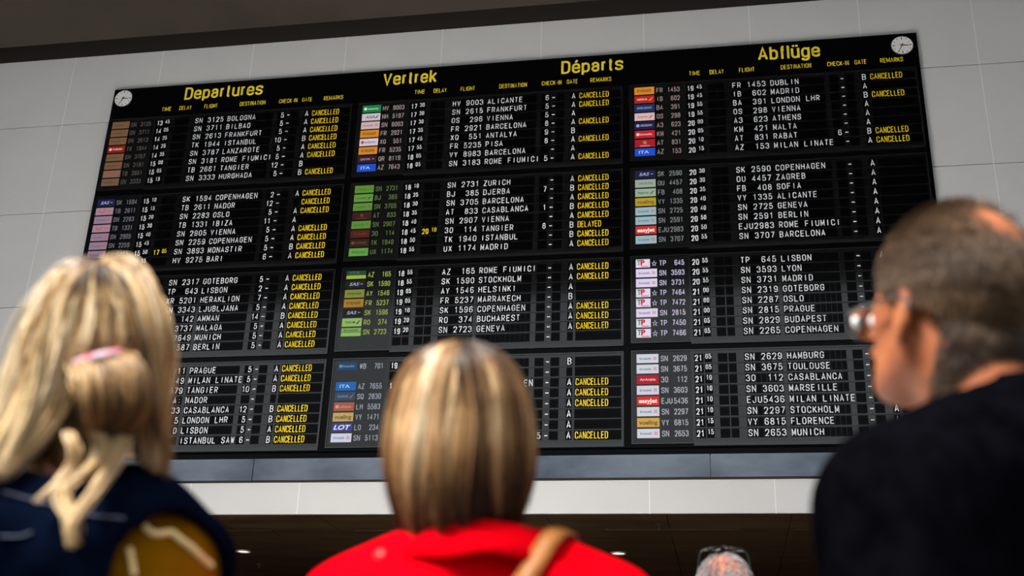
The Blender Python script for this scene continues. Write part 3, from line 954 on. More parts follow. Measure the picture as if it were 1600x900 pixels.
class Figure:
    """a standing person; local frame x right, y forward, z up, origin on the floor"""
    def __init__(self, label, X, Y, yaw, T, male, tilt, hyaw, hoff, hroll=0.0, sh=0.185, drop=0.0):
        self.root = thing('person', label, 'person', (X, Y, 0), yaw)
        self.X, self.Y, self.yaw, self.T, self.male, self.sh = X, Y, yaw, T, male, sh
        self.Tb = T - drop
        self.piv = np.array([hoff[0], hoff[1], T - 0.215])
        ry_ = np.array([[math.cos(hroll), 0, math.sin(hroll)], [0, 1, 0], [-math.sin(hroll), 0, math.cos(hroll)]])
        self.HR = rz(hyaw) @ rx_(tilt) @ ry_

    def head(self, p):      # local -> head frame
        return (p - self.piv) @ self.HR

    def unhead(self, p):
        return p @ self.HR.T + self.piv

    def local(self, p):     # world -> local
        return (np.asarray(p) - np.array([self.X, self.Y, 0])) @ rz(self.yaw)

    def arms(self, s):
        z = self.Tb - 0.335
        return [((s * self.sh, -0.01, z), (s * (self.sh + .032), -0.03, z - .29)), ((s * (self.sh + .032), -0.03, z - .29), (s * (self.sh + .015), 0.06, z - .53))]

    def torso_field(self, p, g=0.0, top=True):
        T = self.Tb
        q = p * np.array([1, 1.55, 1], np.float32)
        w = (1.0 if self.male else 0.93) * min(max(self.sh / .17, .80), 1.0)
        d = capsule(q, (-.07 * w, 0, T - .86), (.07 * w, 0, T - .86), .115 * w + g)
        d = smin(d, capsule(q, (-.055 * w, 0, T - .66), (.055 * w, 0, T - .66), .10 * w + g), .08)
        d = smin(d, capsule(q, (-.075 * w, 0, T - .47), (.075 * w, 0, T - .47), .115 * w + g), .1)
        if top:
            d = smin(d, capsule(p, (-self.sh + .02, -.01, T - .335), (self.sh - .02, -.01, T - .335), .06 + g), .09)
            d = smin(d, capsule(p, (-.07, -.02, T - .285), (.07, -.02, T - .285), .045 + g), .07)
        return d

    def arm_field(self, p, g=0.0):
        d = None
        for s in (-1, 1):
            u, l = self.arms(s)
            w = 1.0 if self.male else .86
            e = smin(capsule(p, u[0], u[1], .056 * w + g, .046 * w + g), capsule(p, l[0], l[1], .045 * w + g, .031 * w + g), .03)
            d = e if d is None else np.minimum(d, e)
        return d

    def leg_field(self, p, g=0.0, lo=0.07):
        T = self.Tb
        d = None
        for s in (-1, 1):
            e = smin(capsule(p, (s * .085, 0, T * .51), (s * .09, .01, T * .28), .088 + g, .06 + g), capsule(p, (s * .09, .01, T * .28), (s * .092, -.02, lo), .058 + g, .04 + g), .04)
            d = e if d is None else smin(d, e, .02)
        return d

    def body(self, skin):
        h = 0.0075
        T = self.T
        lo = np.array([-.34, -.26, -0.02]); hi = np.array([.34, .32, T + .05])
        p = grid(lo, hi, h)
        d = self.torso_field(p)
        d = smin(d, self.arm_field(p), .03)
        d = smin(d, self.leg_field(p), .05)
        for s in (-1, 1):        # feet
            d = smin(d, capsule(p, (s * .092, -.03, .045), (s * .1, .14, .03), .04, .03), .03)
            w0 = np.array(self.arms(s)[1][1])     # hand: palm, four unequal bent fingers, thumb
            dn = np.array([0, .18, -.98])
            d = smin(d, capsule(p, w0, w0 + dn * .085, .028, .03), .02)
            for i, ln in enumerate((.07, .08, .075, .058)):
                kx = np.array([-s * .004, (i - 1.5) * .019, 0])
                a = w0 + dn * .085 + kx
                b = a + np.array([-s * .008, .004, -1]) * ln * .55
                c_ = b + np.array([-s * .022, .004, -.9]) * ln * .5
                d = smin(d, np.minimum(capsule(p, a, b, .0095, .0088), capsule(p, b, c_, .0088, .0078)), .008)
            a = w0 + dn * .03 + np.array([-s * .01, .026, 0])
            b = a + np.array([-s * .012, .025, -.035])
            d = smin(d, np.minimum(capsule(p, a, b, .013, .0105), capsule(p, b, b + np.array([-s * .008, .004, -.03]), .0105, .0085)), .01)
        nb = np.array([0, -.03, self.Tb - .31])
        nt = self.unhead(np.array([0, -.022, .03]))
        d = smin(d, capsule(p, nb, nt, .062 if self.male else .053, .058 if self.male else .049), .035)
        # head
        q = self.head(p).astype(np.float32)
        e = ellip(q, (0, -.012, .12), (.076, .098, .095))
        e = smin(e, ellip(q, (0, .034, .055), (.059, .060, .083)), .03)
        e = smin(e, capsule(q, (-.05, .0, .03), (-.02, .068, -.004), .019, .017), .025)
        e = smin(e, capsule(q, (.05, .0, .03), (.02, .068, -.004), .019, .017), .025)
        e = smin(e, capsule(q, (-.03, .082, .098), (.03, .082, .098), .011), .012)
        e = smin(e, capsule(q, (0, .09, .078), (0, .112, .046), .007, .012), .01)
        e = smin(e, capsule(q, (-.018, .088, .018), (.018, .088, .018), .007), .008)
        for s in (-1, 1):
            e = np.maximum(e, -ellip(q, (s * .031, .103, .08), (.018, .014, .012)))
            e = smin(e, ellip(q, (s * .031, .083, .08), (.012, .012, .011)), .003)
            qq = q - np.array([s * .079, -.008, .068], np.float32)
            an = .25
            qe = np.stack([qq[..., 0] * math.cos(.35) + s * qq[..., 1] * math.sin(.35), -s * qq[..., 0] * math.sin(.35) + qq[..., 1] * math.cos(.35), qq[..., 2]], -1)
            ear = ellip(qe, (0, 0, 0), (.009, .021, .034))
            ear = np.maximum(ear, -ellip(qe, (s * .009, .004, .003), (.008, .012, .02)))
            e = smin(e, ear, .008)
        d = smin(d, e, .02)
        for s in (-1, 1):
            c_ = np.array([s * .031, .0838, .08])
            ev, ef, em = [], [], []
            for i in range(9):
                th = math.pi * i / 8
                for j in range(12):
                    ph = 2 * math.pi * j / 12
                    ev.append(c_ + .0118 * np.array([math.sin(th) * math.cos(ph), math.cos(th), math.sin(th) * math.sin(ph)]))
            for i in range(8):
                for j in range(12):
                    ef.append((i * 12 + j, i * 12 + (j + 1) % 12, i * 12 + 12 + (j + 1) % 12, i * 12 + 12 + j)); em.append(1 if i < 2 else 0)
            mb = MB(); mb.v = [tuple(q_) for q_ in self.unhead(np.array(ev))]; mb.f = ef; mb.m = em
            mb.build('eye', [M_eye, M_iris], self.root, True)
        v, q4 = surface(d, lo, h)
        return raw_mesh('body', relax(v, q4, 1, .4), q4, skin, self.root)

    def cloth(self, name, m, d, p, lo, h, folds=0.004, fs=(7, 7, 4), seed=0.0, n=2):
        v, q4 = surface(d, lo, h)
        v = relax(v, q4, n, .5)
        if folds:
            c_ = v - np.array([0, 0, v[:, 2].mean()])
            nn = c_ * np.array([1, 1, 0]); nn /= np.maximum(np.linalg.norm(nn, axis=1, keepdims=True), 1e-6)
            am = np.array([noise.noise((x * fs[0] + seed, y * fs[1], z * fs[2])) + .5 * noise.noise((x * fs[0] * 2.3, y * fs[1] * 2.3 + seed, z * fs[2] * 2.1)) for x, y, z in v])
            v = v + nn * (am * folds)[:, None]
        return raw_mesh(name, v, q4, m, self.root)

    def legs_and_shoes(self, mt, ms):
        h = .011
        T = self.Tb
        lo = np.array([-.24, -.2, .04]); hi = np.array([.24, .22, T * .58])
        p = grid(lo, hi, h)
        d = smin(self.leg_field(p, .018, .09), self.torso_field(p, .012, False), .04)
        d = np.maximum(d, p[..., 2] - T * .565)
        d = np.maximum(d, .06 - p[..., 2])
        self.cloth('trousers', mt, d, p, lo, h, .004)
        for s in (-1, 1):
            lo = np.array([s * .095 - .075, -.12, -.03]); hi = np.array([s * .095 + .075, .22, .16])
            p = grid(lo, hi, .008)
            d = smin(capsule(p, (s * .092, -.035, .047), (s * .1, .15, .035), .047, .04), capsule(p, (s * .092, -.03, .05), (s * .092, -.025, .11), .046, .05), .03)
            d = np.maximum(d, 0.003 - p[..., 2])
            d = np.maximum(d, p[..., 2] - .125)
            self.cloth('shoe', ms, d, p, lo, .008, 0)


def hair_mat(name, stops, rough=0.38, spec=0.55):
    m = mat(name, (0.2, 0.15, 0.1, 1), rough, spec)
    t_ = m.node_tree
    a = t_.nodes.new('ShaderNodeAttribute'); a.attribute_name = 'tone'
    r = t_.nodes.new('ShaderNodeValToRGB')
    el = r.color_ramp.elements
    while len(el) < len(stops):
        el.new(0.5)
    for e, (ps, c_) in zip(el, stops):
        e.position = ps; e.color = c_
    t_.links.new(a.outputs['Fac'], r.inputs[0])
    t_.links.new(r.outputs[0], bsdf(m).inputs['Base Color'])
    return m


def skin_mat(name, c0, c1):
    m = mat(name, lin(*c0), 0.6, 0.15)
    noisy(m, lin(*c0), lin(*c1), 18, 3, (1, 1, 1), 0.05, 120)
    bsdf(m).inputs['Subsurface Weight'].default_value = 0.12
    bsdf(m).inputs['Subsurface Radius'].default_value = (0.012, 0.004, 0.002)
    return m


def spline(pts, m):
    """smooth curve through control points, m samples"""
    pts = np.asarray(pts, float)
    n = len(pts)
    t_ = np.linspace(0, n - 1, m)
    i = np.clip(t_.astype(int), 0, n - 2)
    f = (t_ - i)[:, None]
    p0 = pts[np.maximum(i - 1, 0)]; p1 = pts[i]; p2 = pts[i + 1]; p3 = pts[np.minimum(i + 2, n - 1)]
    return .5 * ((2 * p1) + (-p0 + p2) * f + (2 * p0 - 5 * p1 + 4 * p2 - p3) * f ** 2 + (-p0 + 3 * p1 - 3 * p2 + p3) * f ** 3)


def lock_hair(locks, per, m, r, spread, tone_fn, wave=.003):
    """hair in locks: each lock is a (k, 3) guide; its hairs gather towards the tip"""
    P, Tn = [], []
    for g_, sp, tn in locks:
        c_ = spline(g_, m)
        tt = np.linspace(0, 1, m)
        for _ in range(per):
            o = rng.normal(0, 1, 3) * spread * sp
            o2 = rng.normal(0, 1, 3) * spread * sp * .45
            ph, am = rng.uniform(0, 6.28), rng.normal(0, wave)
            w_ = np.sin(tt * rng.uniform(2, 5) + ph) * am
            off = o[None] * (1 - tt)[:, None] * np.minimum(1, tt * 6 + .25)[:, None] + o2[None] * tt[:, None] + w_[:, None] * np.array([1, .6, .2])
            full = c_ + off
            en = (m - 1) * (1 - .16 * rng.random() ** 2)
            ii = np.linspace(0, en, m)
            P.append(np.stack([np.interp(ii, np.arange(m), full[:, k_]) for k_ in range(3)], 1))
            Tn.append(np.clip(tn + rng.normal(0, .07) + tone_fn(tt), 0, 1))
    return np.array(P), np.array(Tn)


from mathutils.bvhtree import BVHTree
_bvh = {}


def skin_point(fig, obj, x, y, lift=.002):
    """where the line of sight of a photo pixel meets a garment, in the figure's local space"""
    if obj.name not in _bvh:
        me = obj.data
        _bvh[obj.name] = BVHTree.FromPolygons([v_.co for v_ in me.vertices], [tuple(q_.vertices) for q_ in me.polygons])
    o0 = fig.local(CAMP[None])[0]
    dr = fig.local(at(x, y, 1.0)[None])[0] - o0
    hit = _bvh[obj.name].ray_cast(Vector(o0), Vector(dr).normalized())
    if hit[0] is None:
        return None
    return np.array(hit[0]) - np.array(Vector(dr).normalized()) * lift


M_eye = mat('eye_white', lin(225, 220, 214), 0.2)
M_iris = mat('iris', lin(60, 74, 84), 0.15)
M_lens = mat('spectacle_lens', (0.9, 0.95, 1, 1), 0.0, 0.3)
bsdf(M_lens).inputs['Transmission Weight'].default_value = 1.0
M_specs = mat('spectacle_frame', (0.006, 0.007, 0.009, 1), 0.3, 0.5)
M_shoe = mat('dark_leather', (0.012, 0.011, 0.01, 1), 0.4)
M_jeans = noisy(mat('dark_trousers', (0.01, 0.012, 0.02, 1), 0.9, 0.2), (0.008, 0.009, 0.015), (0.016, 0.018, 0.028), 40)


def eyeglasses(fig, label, place, grp=None):
    """thin dark frames; place maps head-frame points (nose bridge frame) to the figure's head"""
    og = fig.unhead(place(np.array([[0, .112, .08]])))[0]
    Wd = lambda p_: (fig.unhead(place(np.asarray(p_, float))) @ rz(fig.yaw).T + np.array([fig.X, fig.Y, 0]))
    base = Wd([[0, .112, .08]])[0]
    e = thing('eyeglasses', label, 'eyeglasses', tuple(base), 0, grp)
    mb = MB()
    for s in (-1, 1):
        ring = Wd([(s * .034 + .026 * math.cos(a), .108 - .006 * abs(s * .034 + .026 * math.cos(a)) / .06, .078 + .021 * math.sin(a)) for a in np.linspace(0, 2 * math.pi, 28, endpoint=False)]) - base
        mb.tube(ring, .0026, 6, 0, True)
    mb.tube(Wd([(-.009, .108, .084), (0, .112, .087), (.009, .108, .084)]) - base, .0022, 6)
    mb.build('frame', M_specs, e, True)
    for s in (-1, 1):
        lb = MB()
        ring = Wd([(s * .034 + .0255 * math.cos(a), .108 - .006 * abs(s * .034 + .0255 * math.cos(a)) / .06, .078 + .0205 * math.sin(a)) for a in np.linspace(0, 2 * math.pi, 28, endpoint=False)]) - base
        back = Wd([(s * .034 + .0255 * math.cos(a), .1065 - .006 * abs(s * .034 + .0255 * math.cos(a)) / .06, .078 + .0205 * math.sin(a)) for a in np.linspace(0, 2 * math.pi, 28, endpoint=False)]) - base
        lb.add(ring, [tuple(range(28))]); lb.add(back, [tuple(reversed(range(28)))])
        lb.add(np.concatenate([ring, back]), [(i, (i + 1) % 28, 28 + (i + 1) % 28, 28 + i) for i in range(28)])
        lb.build('lens', M_lens, e)
        tb = MB()
        tb.tube(spline(Wd([(s * .061, .102, .084), (s * .074, .085, .085), (s * .0815, .03, .088), (s * .085, -.005, .092), (s * .086, -.03, .072)]) - base, 16), .0024, 6)
        tb.build('temple', M_specs, e, True)
    return e


# ---- the woman in the red jacket
B = Figure('woman with a short blonde bob in a bright red jacket, seen from behind', 5.430, -9.03, math.radians(4), 1.624, False, math.radians(16), math.radians(3), (-.026, -.02), 0, .165, .015)
M_skinB = skin_mat('skin', (200, 140, 110), (214, 156, 126))
B.body(M_skinB)
M_red = noisy(mat('red_shell_fabric', (0.60, 0.0008, 0.005, 1), 0.85, 0.0), (0.54, 0.0006, 0.004), (0.66, 0.0008, 0.006), 6, 3, (1, 1, .55), 0.8, 8)
T = B.Tb
h = .009
lo = np.array([-.36, -.22, T - 1.0]); hi = np.array([.36, .24, T - .12])
p = grid(lo, hi, h)
d = smin(B.torso_field(p, .03), B.arm_field(p, .026), .04)
d = smin(d, capsule(p, (-.06, -.03, T - .285), (.06, -.03, T - .285), .046), .06)
d = np.maximum(d, (T - .92) - p[..., 2])
nk = p - np.array([0, -.025, 0], np.float32)
rad = np.sqrt(nk[..., 0] ** 2 + (nk[..., 1] * 1.08) ** 2)
rc = .084 - (p[..., 2] - (T - .30)) * .02
top = T - .240 - nk[..., 1] * .10
col = np.maximum(np.maximum(np.abs(rad - rc) - .0075, p[..., 2] - top), (T - .34) - p[..., 2])
d = smin(d, col, .012)
d = np.maximum(d, -np.maximum(rad - (rc - .006), (T - .30) - p[..., 2]))
for s in (-1, 1):
    w1 = B.arms(s)[1][1]
    d = np.maximum(d, -capsule(p, np.array(w1) + [0, .006, -.03], np.array(w1) + [0, .03, -.15], .06))
jk = B.cloth('jacket', M_red, d, p, lo, h, .014, (10, 10, 7), 3.1, 2)
# turned-down collar, open at the throat
cv, cf = [], []
NA = 56
for i in range(NA):
    a_ = math.radians(28) + (2 * math.pi - math.radians(56)) * i / (NA - 1)
    wv = .004 * math.sin(a_ * 3 + .6) + .003 * math.sin(a_ * 7)
    for (r_, z_) in ((.082, T - .226), (.086, T - .214), (.093, T - .216), (.101 + wv * .5, T - .236), (.110 + wv * .6, T - .258 + wv * .6), (.106 + wv * .6, T - .262 + wv * .6), (.097, T - .242), (.088, T - .230)):
        cv.append((r_ * math.sin(a_), -.025 + r_ * 1.02 * math.cos(a_), z_ - .10 * (r_ * math.cos(a_) + .06)))
for i in range(NA - 1):
    for j in range(8):
        cf.append((i * 8 + j, i * 8 + (j + 1) % 8, i * 8 + 8 + (j + 1) % 8, i * 8 + 8 + j))
cf += [tuple(range(8)), tuple(reversed(range((NA - 1) * 8, NA * 8)))]
mb = MB(); mb.add(cv, cf); mb.build('collar', M_red, B.root, True)
# shoulder snap
mb = MB()
sx = next(q_ for q_ in (skin_point(B, jk, x, 866, 0) for x in (594, 600, 608, 620)) if q_ is not None)
mb.tube([sx + np.array([0, .006, -.004]), sx, sx + np.array([0, -.003, .002])], [.007, .0075, .005], 14)
mb.build('snap_button', mat('snap_metal', lin(190, 180, 175), 0.3, 0.5, 0.8), B.root, True)
B.legs_and_shoes(M_jeans, M_shoe)

PROF_B = [(0.003, 0.0), (.024, .004), (.043, .013), (.060, .032), (.076, .062), (.0855, .10), (.089, .135), (.087, .172), (.079, .21), (.066, .247)]


def bob(fig, prof, nlock, per, m, r, zt, mt, front=(.35, .62), dark=0.45, ytop=-.03):
    prof = np.array(prof)
    sl = np.concatenate([[0], np.cumsum(np.linalg.norm(np.diff(prof, axis=0), axis=1))])
    sl /= sl[-1]
    P, Tn = [], []
    for l in range(nlock):
        ph = rng.uniform(-math.pi, math.pi)
        fr = abs(abs(ph) - 0)           # 0 = front (+y)
        end = 1.0 + rng.normal(0, .025)
        if abs(ph) < front[0] * math.pi:
            end = .42 + .1 * rng.random()
        elif abs(ph) < front[1] * math.pi:
            end = .86 + .08 * rng.random()
        dr = rng.normal(0, .0055)
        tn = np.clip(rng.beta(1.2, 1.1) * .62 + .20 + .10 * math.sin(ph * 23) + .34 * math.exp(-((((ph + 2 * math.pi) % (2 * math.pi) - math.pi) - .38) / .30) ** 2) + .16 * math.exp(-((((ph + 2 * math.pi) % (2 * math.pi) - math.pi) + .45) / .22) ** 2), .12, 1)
        tw = rng.normal(0, .16)
        for _ in range(per):
            a = ph + rng.normal(0, .062)
            s0 = rng.uniform(0, .12) if rng.random() < .6 else rng.uniform(.1, .5)
            t_ = np.linspace(0, 1, m)
            ss = np.clip(s0 + rng.uniform(0, .05) + (end + rng.normal(0, .02) - s0) * t_, 0, 1)
            rr = .955 * np.interp(ss, sl, prof[:, 0]) + dr * np.minimum(1, ss * 4) + rng.normal(0, .0022)
            zz = np.interp(ss, sl, prof[:, 1])
            aa = ph + (a - ph) * (1 - .6 * t_ ** 2) + tw * t_ ** 2 + .05 * np.sin(ss * 7 + ph * 11)
            sh_ = np.clip(1 - ss * 2.2, 0, 1)
            x = rr * np.sin(aa)
            y = rr * np.cos(aa) * 1.22 + ytop * sh_ ** 1 - .008
            P.append(np.stack([x, y, zt - zz], 1))
            db = (ph + 2 * math.pi) % (2 * math.pi) - math.pi
            Tn.append(np.clip(tn + rng.normal(0, .06) - .42 * math.exp(-((db + .45) / .5) ** 2) * np.clip(1.3 - ss * 3.8, 0, 1) - dark * np.clip(1.25 - ss * (4.2 + 1.6 * math.sin(ph * 6)), 0, 1) - .55 * np.clip((ss - .55) * 2.4, 0, 1), 0, 1))  # lower lengths darkened: shade at the nape put into the tone
    P, Tn = np.array(P), np.array(Tn)
    v, q, tn = strands(P, r, Tn)
    # close under-layer of the same hair
    nu, nv_ = 48, 24
    uu, ss = np.meshgrid(np.linspace(-math.pi, math.pi, nu, endpoint=False), np.linspace(0, .97, nv_), indexing='ij')
    lim = np.where(np.abs(uu) < front[0] * math.pi, .40, np.where(np.abs(uu) < front[1] * math.pi, .84, .96))
    ss = np.minimum(ss, lim)
    rr = .955 * np.interp(ss, sl, prof[:, 0]) - .007
    zz = np.interp(ss, sl, prof[:, 1]) + .005
    bx_, by_ = np.maximum(rr, 0) * np.sin(uu), np.maximum(rr, 0) * np.cos(uu) * 1.22 + ytop * np.clip(1 - ss * 2.2, 0, 1) - .008
    bv = np.stack([bx_, by_, zt - zz], -1).reshape(-1, 3)
    i, j = np.meshgrid(np.arange(nu), np.arange(nv_ - 1), indexing='ij')
    i2 = (i + 1) % nu
    bq = np.stack([i * nv_ + j, i2 * nv_ + j, i2 * nv_ + j + 1, i * nv_ + j + 1], -1).reshape(-1, 4)
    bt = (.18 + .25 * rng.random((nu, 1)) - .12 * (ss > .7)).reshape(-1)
    V = np.concatenate([v, bv]); Q = np.concatenate([q, bq + len(v)]); TT = np.concatenate([tn, bt])
    return raw_mesh('hair', fig.unhead(V), Q, mt, fig.root, TT)


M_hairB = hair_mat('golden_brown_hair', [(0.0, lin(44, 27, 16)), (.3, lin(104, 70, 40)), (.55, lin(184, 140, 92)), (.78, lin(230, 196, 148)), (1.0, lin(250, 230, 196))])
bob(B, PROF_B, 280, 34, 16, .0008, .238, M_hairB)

# tan strap of the bag over her right shoulder, bag at her hip
M_tan = noisy(mat('tan_leather', lin(150, 92, 40), 0.5, 0.3), lin(136, 80, 32), lin(160, 102, 48), 12, 4, (1, 1, 1), 0.1, 60)
shp = np.array([B.X, B.Y, 0])
bag = thing('shoulder_bag', 'tan leather bag strap running over the right shoulder of the red jacket', 'bag', (B.X + .03, B.Y - .235, .80))
bo = np.array([B.X + .03, B.Y - .235, .80])
WB = lambda q_: q_ @ rz(B.yaw).T + np.array([B.X, B.Y, 0])
SP = [WB(q_) for q_ in (skin_point(B, jk, x, y, .003) for x, y in ((860, 850), (851, 865), (842, 880), (832, 896), (818, 918))) if q_ is not None]
tq = np.linspace(0, 1, len(SP))
SP = [q_ for q_ in np.stack([np.polyval(np.polyfit(tq, np.array(SP)[:, k_], 2 if k_ == 2 else 1), tq) for k_ in range(3)], 1) + np.array([0, -.006, .004])]
S1 = SP[0]
ctr = [bo + np.array([-.13, .03, .06]), np.array([B.X - .20, B.Y - .12, .90]), np.array([B.X - .215, B.Y + .04, .96]), np.array([B.X - .10, B.Y + .15, 1.10]), S1 + np.array([-.03, .19, -.12]), S1 + np.array([.010, .085, .006]), S1 + np.array([.006, .035, .014]), *SP, SP[-1] + (SP[-1] - SP[0]) * .9 + np.array([0, -.012, 0]), np.array([B.X + .03, B.Y - .19, 1.12]), bo + np.array([.03, .02, .11])]
NS = 110
cl = spline(ctr, NS)
sv, sf = [], []
for i in range(NS):
    tgt = cl[min(i + 1, NS - 1)] - cl[max(i - 1, 0)]
    tgt /= np.linalg.norm(tgt)
    outw = cl[i] - np.array([B.X + (.07 if cl[i][2] > 1.2 else 0), B.Y, min(cl[i][2] - .05, 1.27) if cl[i][2] > 1.2 else cl[i][2]])
    outw -= tgt * (outw @ tgt); outw /= np.linalg.norm(outw)
    sd = np.cross(tgt, outw)
    for a, b_ in ((-.0125, .004), (.0125, .004), (.0125, .0005), (-.0125, .0005)):
        sv.append(cl[i] + sd * a + outw * b_ - bo)
for i in range(NS - 1):
    for j in range(4):
        sf.append((i * 4 + j, i * 4 + (j + 1) % 4, i * 4 + 4 + (j + 1) % 4, i * 4 + 4 + j))
mb = MB(); mb.add(sv, sf); mb.build('strap', M_tan, bag, True)
lo = np.array([-.17, -.07, -.16]); p = grid(lo, -lo, .01)
d = ellip(p, (0, 0, -.02), (.15, .05, .13)); v, q4 = surface(d, lo, .01)
raw_mesh('bag_body', relax(v, q4), q4, M_tan, bag)

# ---- the man in the black jacket
Cm = Figure('man in a black jacket with short greying hair and dark-rimmed glasses', 6.066, -9.165, math.radians(34), 1.773, True, math.radians(12), math.radians(2), (-.035, .055), 0, .175, .06)
M_skinC = skin_mat('skin_tanned', (140, 80, 50), (160, 96, 62))
Cm.body(M_skinC)
M_blk = noisy(mat('black_wool', (0.0012, 0.0012, 0.0018, 1), 0.95, 0.0), (0.001, 0.001, 0.0015), (0.002, 0.002, 0.003), 30, 4, (1, 1, 1), 0.1, 90)
T = Cm.Tb
h = .010
lo = np.array([-.38, -.24, T - 1.02]); hi = np.array([.38, .26, T - .12])
p = grid(lo, hi, h)
d = smin(Cm.torso_field(p, .034), Cm.arm_field(p, .032), .04)
d = smin(d, capsule(p, (-.08, -.03, T - .285), (.08, -.03, T - .285), .062), .07)
d = np.maximum(d, (T - .95) - p[..., 2])
nk = p - np.array([0, -.02, 0], np.float32)
rad = np.sqrt(nk[..., 0] ** 2 + nk[..., 1] ** 2)
rc = .092 - (p[..., 2] - (T - .30)) * .15
top = T - .195 - nk[..., 1] * .40
col = np.maximum(np.maximum(np.abs(rad - rc) - .008, p[..., 2] - top), (T - .36) - p[..., 2])
d = smin(d, col, .015)
d = np.maximum(d, -np.maximum(rad - (rc - .007), (T - .31) - p[..., 2]))
for s in (-1, 1):
    w1 = Cm.arms(s)[1][1]
    d = np.maximum(d, -capsule(p, np.array(w1) + [0, .006, -.03], np.array(w1) + [0, .03, -.15], .065))
Cm.cloth('jacket', M_blk, d, p, lo, h, .008, (8, 8, 5), 1.7, 2)
Cm.legs_and_shoes(M_jeans, M_shoe)


def short_hair(fig, n, length, mt, bald, tone_fn, r=.0007, lift=.35, m=5, bald_r=.05, keep=.0):
    """short hairs rooted all over the scalp, combed back and down"""
    c_, rad = np.array([0, -.012, .12]), np.array([.0775, .0995, .0965])
    P, Tn = [], []
    k = 0
    while len(P) < n:
        dv = rng.normal(0, 1, 3); dv /= np.linalg.norm(dv)
        pt = c_ + dv * rad
        # hairline: forehead, round the ears, down to the nape
        if pt[1] > .052 and pt[2] < .178: continue
        if pt[1] > .015 and pt[2] < .095 + (pt[1] - .015) * 1.3: continue
        if pt[1] > -.04 and pt[2] < .10 and abs(pt[0]) > .06 and pt[1] < .015 and pt[2] < .088: continue
        if pt[2] < .030: continue
        bd = np.linalg.norm((pt - bald) * np.array([1, 1, .8]))
        if rng.random() > np.clip((bd - bald_r * .55) / (bald_r * .9), keep, 1): continue
        nrm = dv / rad; nrm /= np.linalg.norm(nrm)
        comb = np.array([.25 * math.copysign(1, pt[0] + .01), -.55 if pt[2] > .14 else -.35, -.25 if pt[2] > .17 else -1.0])
        comb = comb + rng.normal(0, .22, 3)
        comb -= nrm * (comb @ nrm); comb /= np.linalg.norm(comb)
        L = length * rng.uniform(.65, 1.15) * (1.15 if pt[2] > .12 else .85)
        t_ = np.linspace(0, 1, m)[:, None]
        P.append(pt + nrm * (lift * L * (t_ - .42 * t_ ** 2)) + comb * L * t_ * (1 - .1 * t_))
        Tn.append(np.clip(tone_fn(pt) + rng.normal(0, .12) + np.zeros(m), 0, 1))
    for _ in range(n // 5):          # down the nape
        an = rng.uniform(-1.25, 1.25); zz = rng.uniform(-.03, .06)
        pt = np.array([.064 * math.sin(an), -.022 - .058 * math.cos(an) - .25 * max(zz, 0), zz])
        t_ = np.linspace(0, 1, m)[:, None]
        P.append(pt + np.array([math.sin(an), -math.cos(an), 0]) * length * .22 * t_ + np.array([rng.normal(0, .2), 0, -1]) * length * .8 * t_)
        Tn.append(np.clip(tone_fn(pt) + rng.normal(0, .1) + np.zeros(m), 0, 1))
    v, q, tn = strands(np.array(P), r, np.array(Tn))
    return v, q, tn


M_hairC = hair_mat('greying_brown_hair', [(0, lin(36, 26, 18)), (.4, lin(92, 68, 46)), (.7, lin(136, 108, 80)), (1, lin(170, 154, 136))], .5, .35)
v, q, tn = short_hair(Cm, 14000, .026, M_hairC, np.array([.004, -.068, .192]), lambda pt: .34 + (.14 if pt[2] < .11 else 0) - (.26 if pt[2] < .07 else 0) + .08 * math.sin(pt[0] * 90 + pt[2] * 70), .0006, .42)
raw_mesh('hair', Cm.unhead(v), q, M_hairC, Cm.root, tn)
eyeglasses(Cm, 'dark-rimmed glasses worn by the man in the black jacket', lambda a: a)

# ---- the man further off, seen only by the top of his head
D = Figure('grey-haired man with a thinning pink crown standing far below the board, only his head showing', 5.738, -7.03, math.radians(2), 1.722, True, math.radians(20), 0, (0, 0))
M_skinD = skin_mat('skin_pink', (166, 104, 82), (180, 124, 102))
D.body(M_skinD)
T = D.Tb
lo = np.array([-.36, -.24, T - 1.0]); hi = np.array([.36, .26, T - .15])
p = grid(lo, hi, .012)
d = smin(D.torso_field(p, .03), D.arm_field(p, .03), .04)
d = np.maximum(d, (T - .93) - p[..., 2])
for s in (-1, 1):
    w1 = D.arms(s)[1][1]
    d = np.maximum(d, -capsule(p, np.array(w1) + [0, .006, -.03], np.array(w1) + [0, .03, -.15], .065))
D.cloth('jacket', M_jeans, d, p, lo, .012, .006)
D.legs_and_shoes(M_jeans, M_shoe)
M_hairD = hair_mat('grey_hair', [(0, lin(78, 74, 72)), (.5, lin(134, 130, 130)), (1, lin(184, 182, 182))], .5, .35)
v, q, tn = short_hair(D, 5000, .024, M_hairD, np.array([.01, -.03, .215]), lambda pt: .55 + .1 * math.sin(pt[0] * 60), .0008, .4, 5, .075, .12)
raw_mesh('hair', D.unhead(v), q, M_hairD, D.root, tn)


def on_crown(a):
    """spectacles pushed up on to the crown"""
    a = np.asarray(a, float)
    an = math.radians(72)
    c_ = np.array([0, -.01, .11])
    q_ = a - c_
    y = q_[:, 1] * math.cos(an) - (q_[:, 2] + .03) * math.sin(an)
    z = q_[:, 1] * math.sin(an) + (q_[:, 2] + .03) * math.cos(an)
    return np.stack([a[:, 0] * .93, y + c_[1] + .012, z + c_[2] + .006], 1)


eyeglasses(D, 'glasses pushed up on top of the grey-haired man\'s head', on_crown)

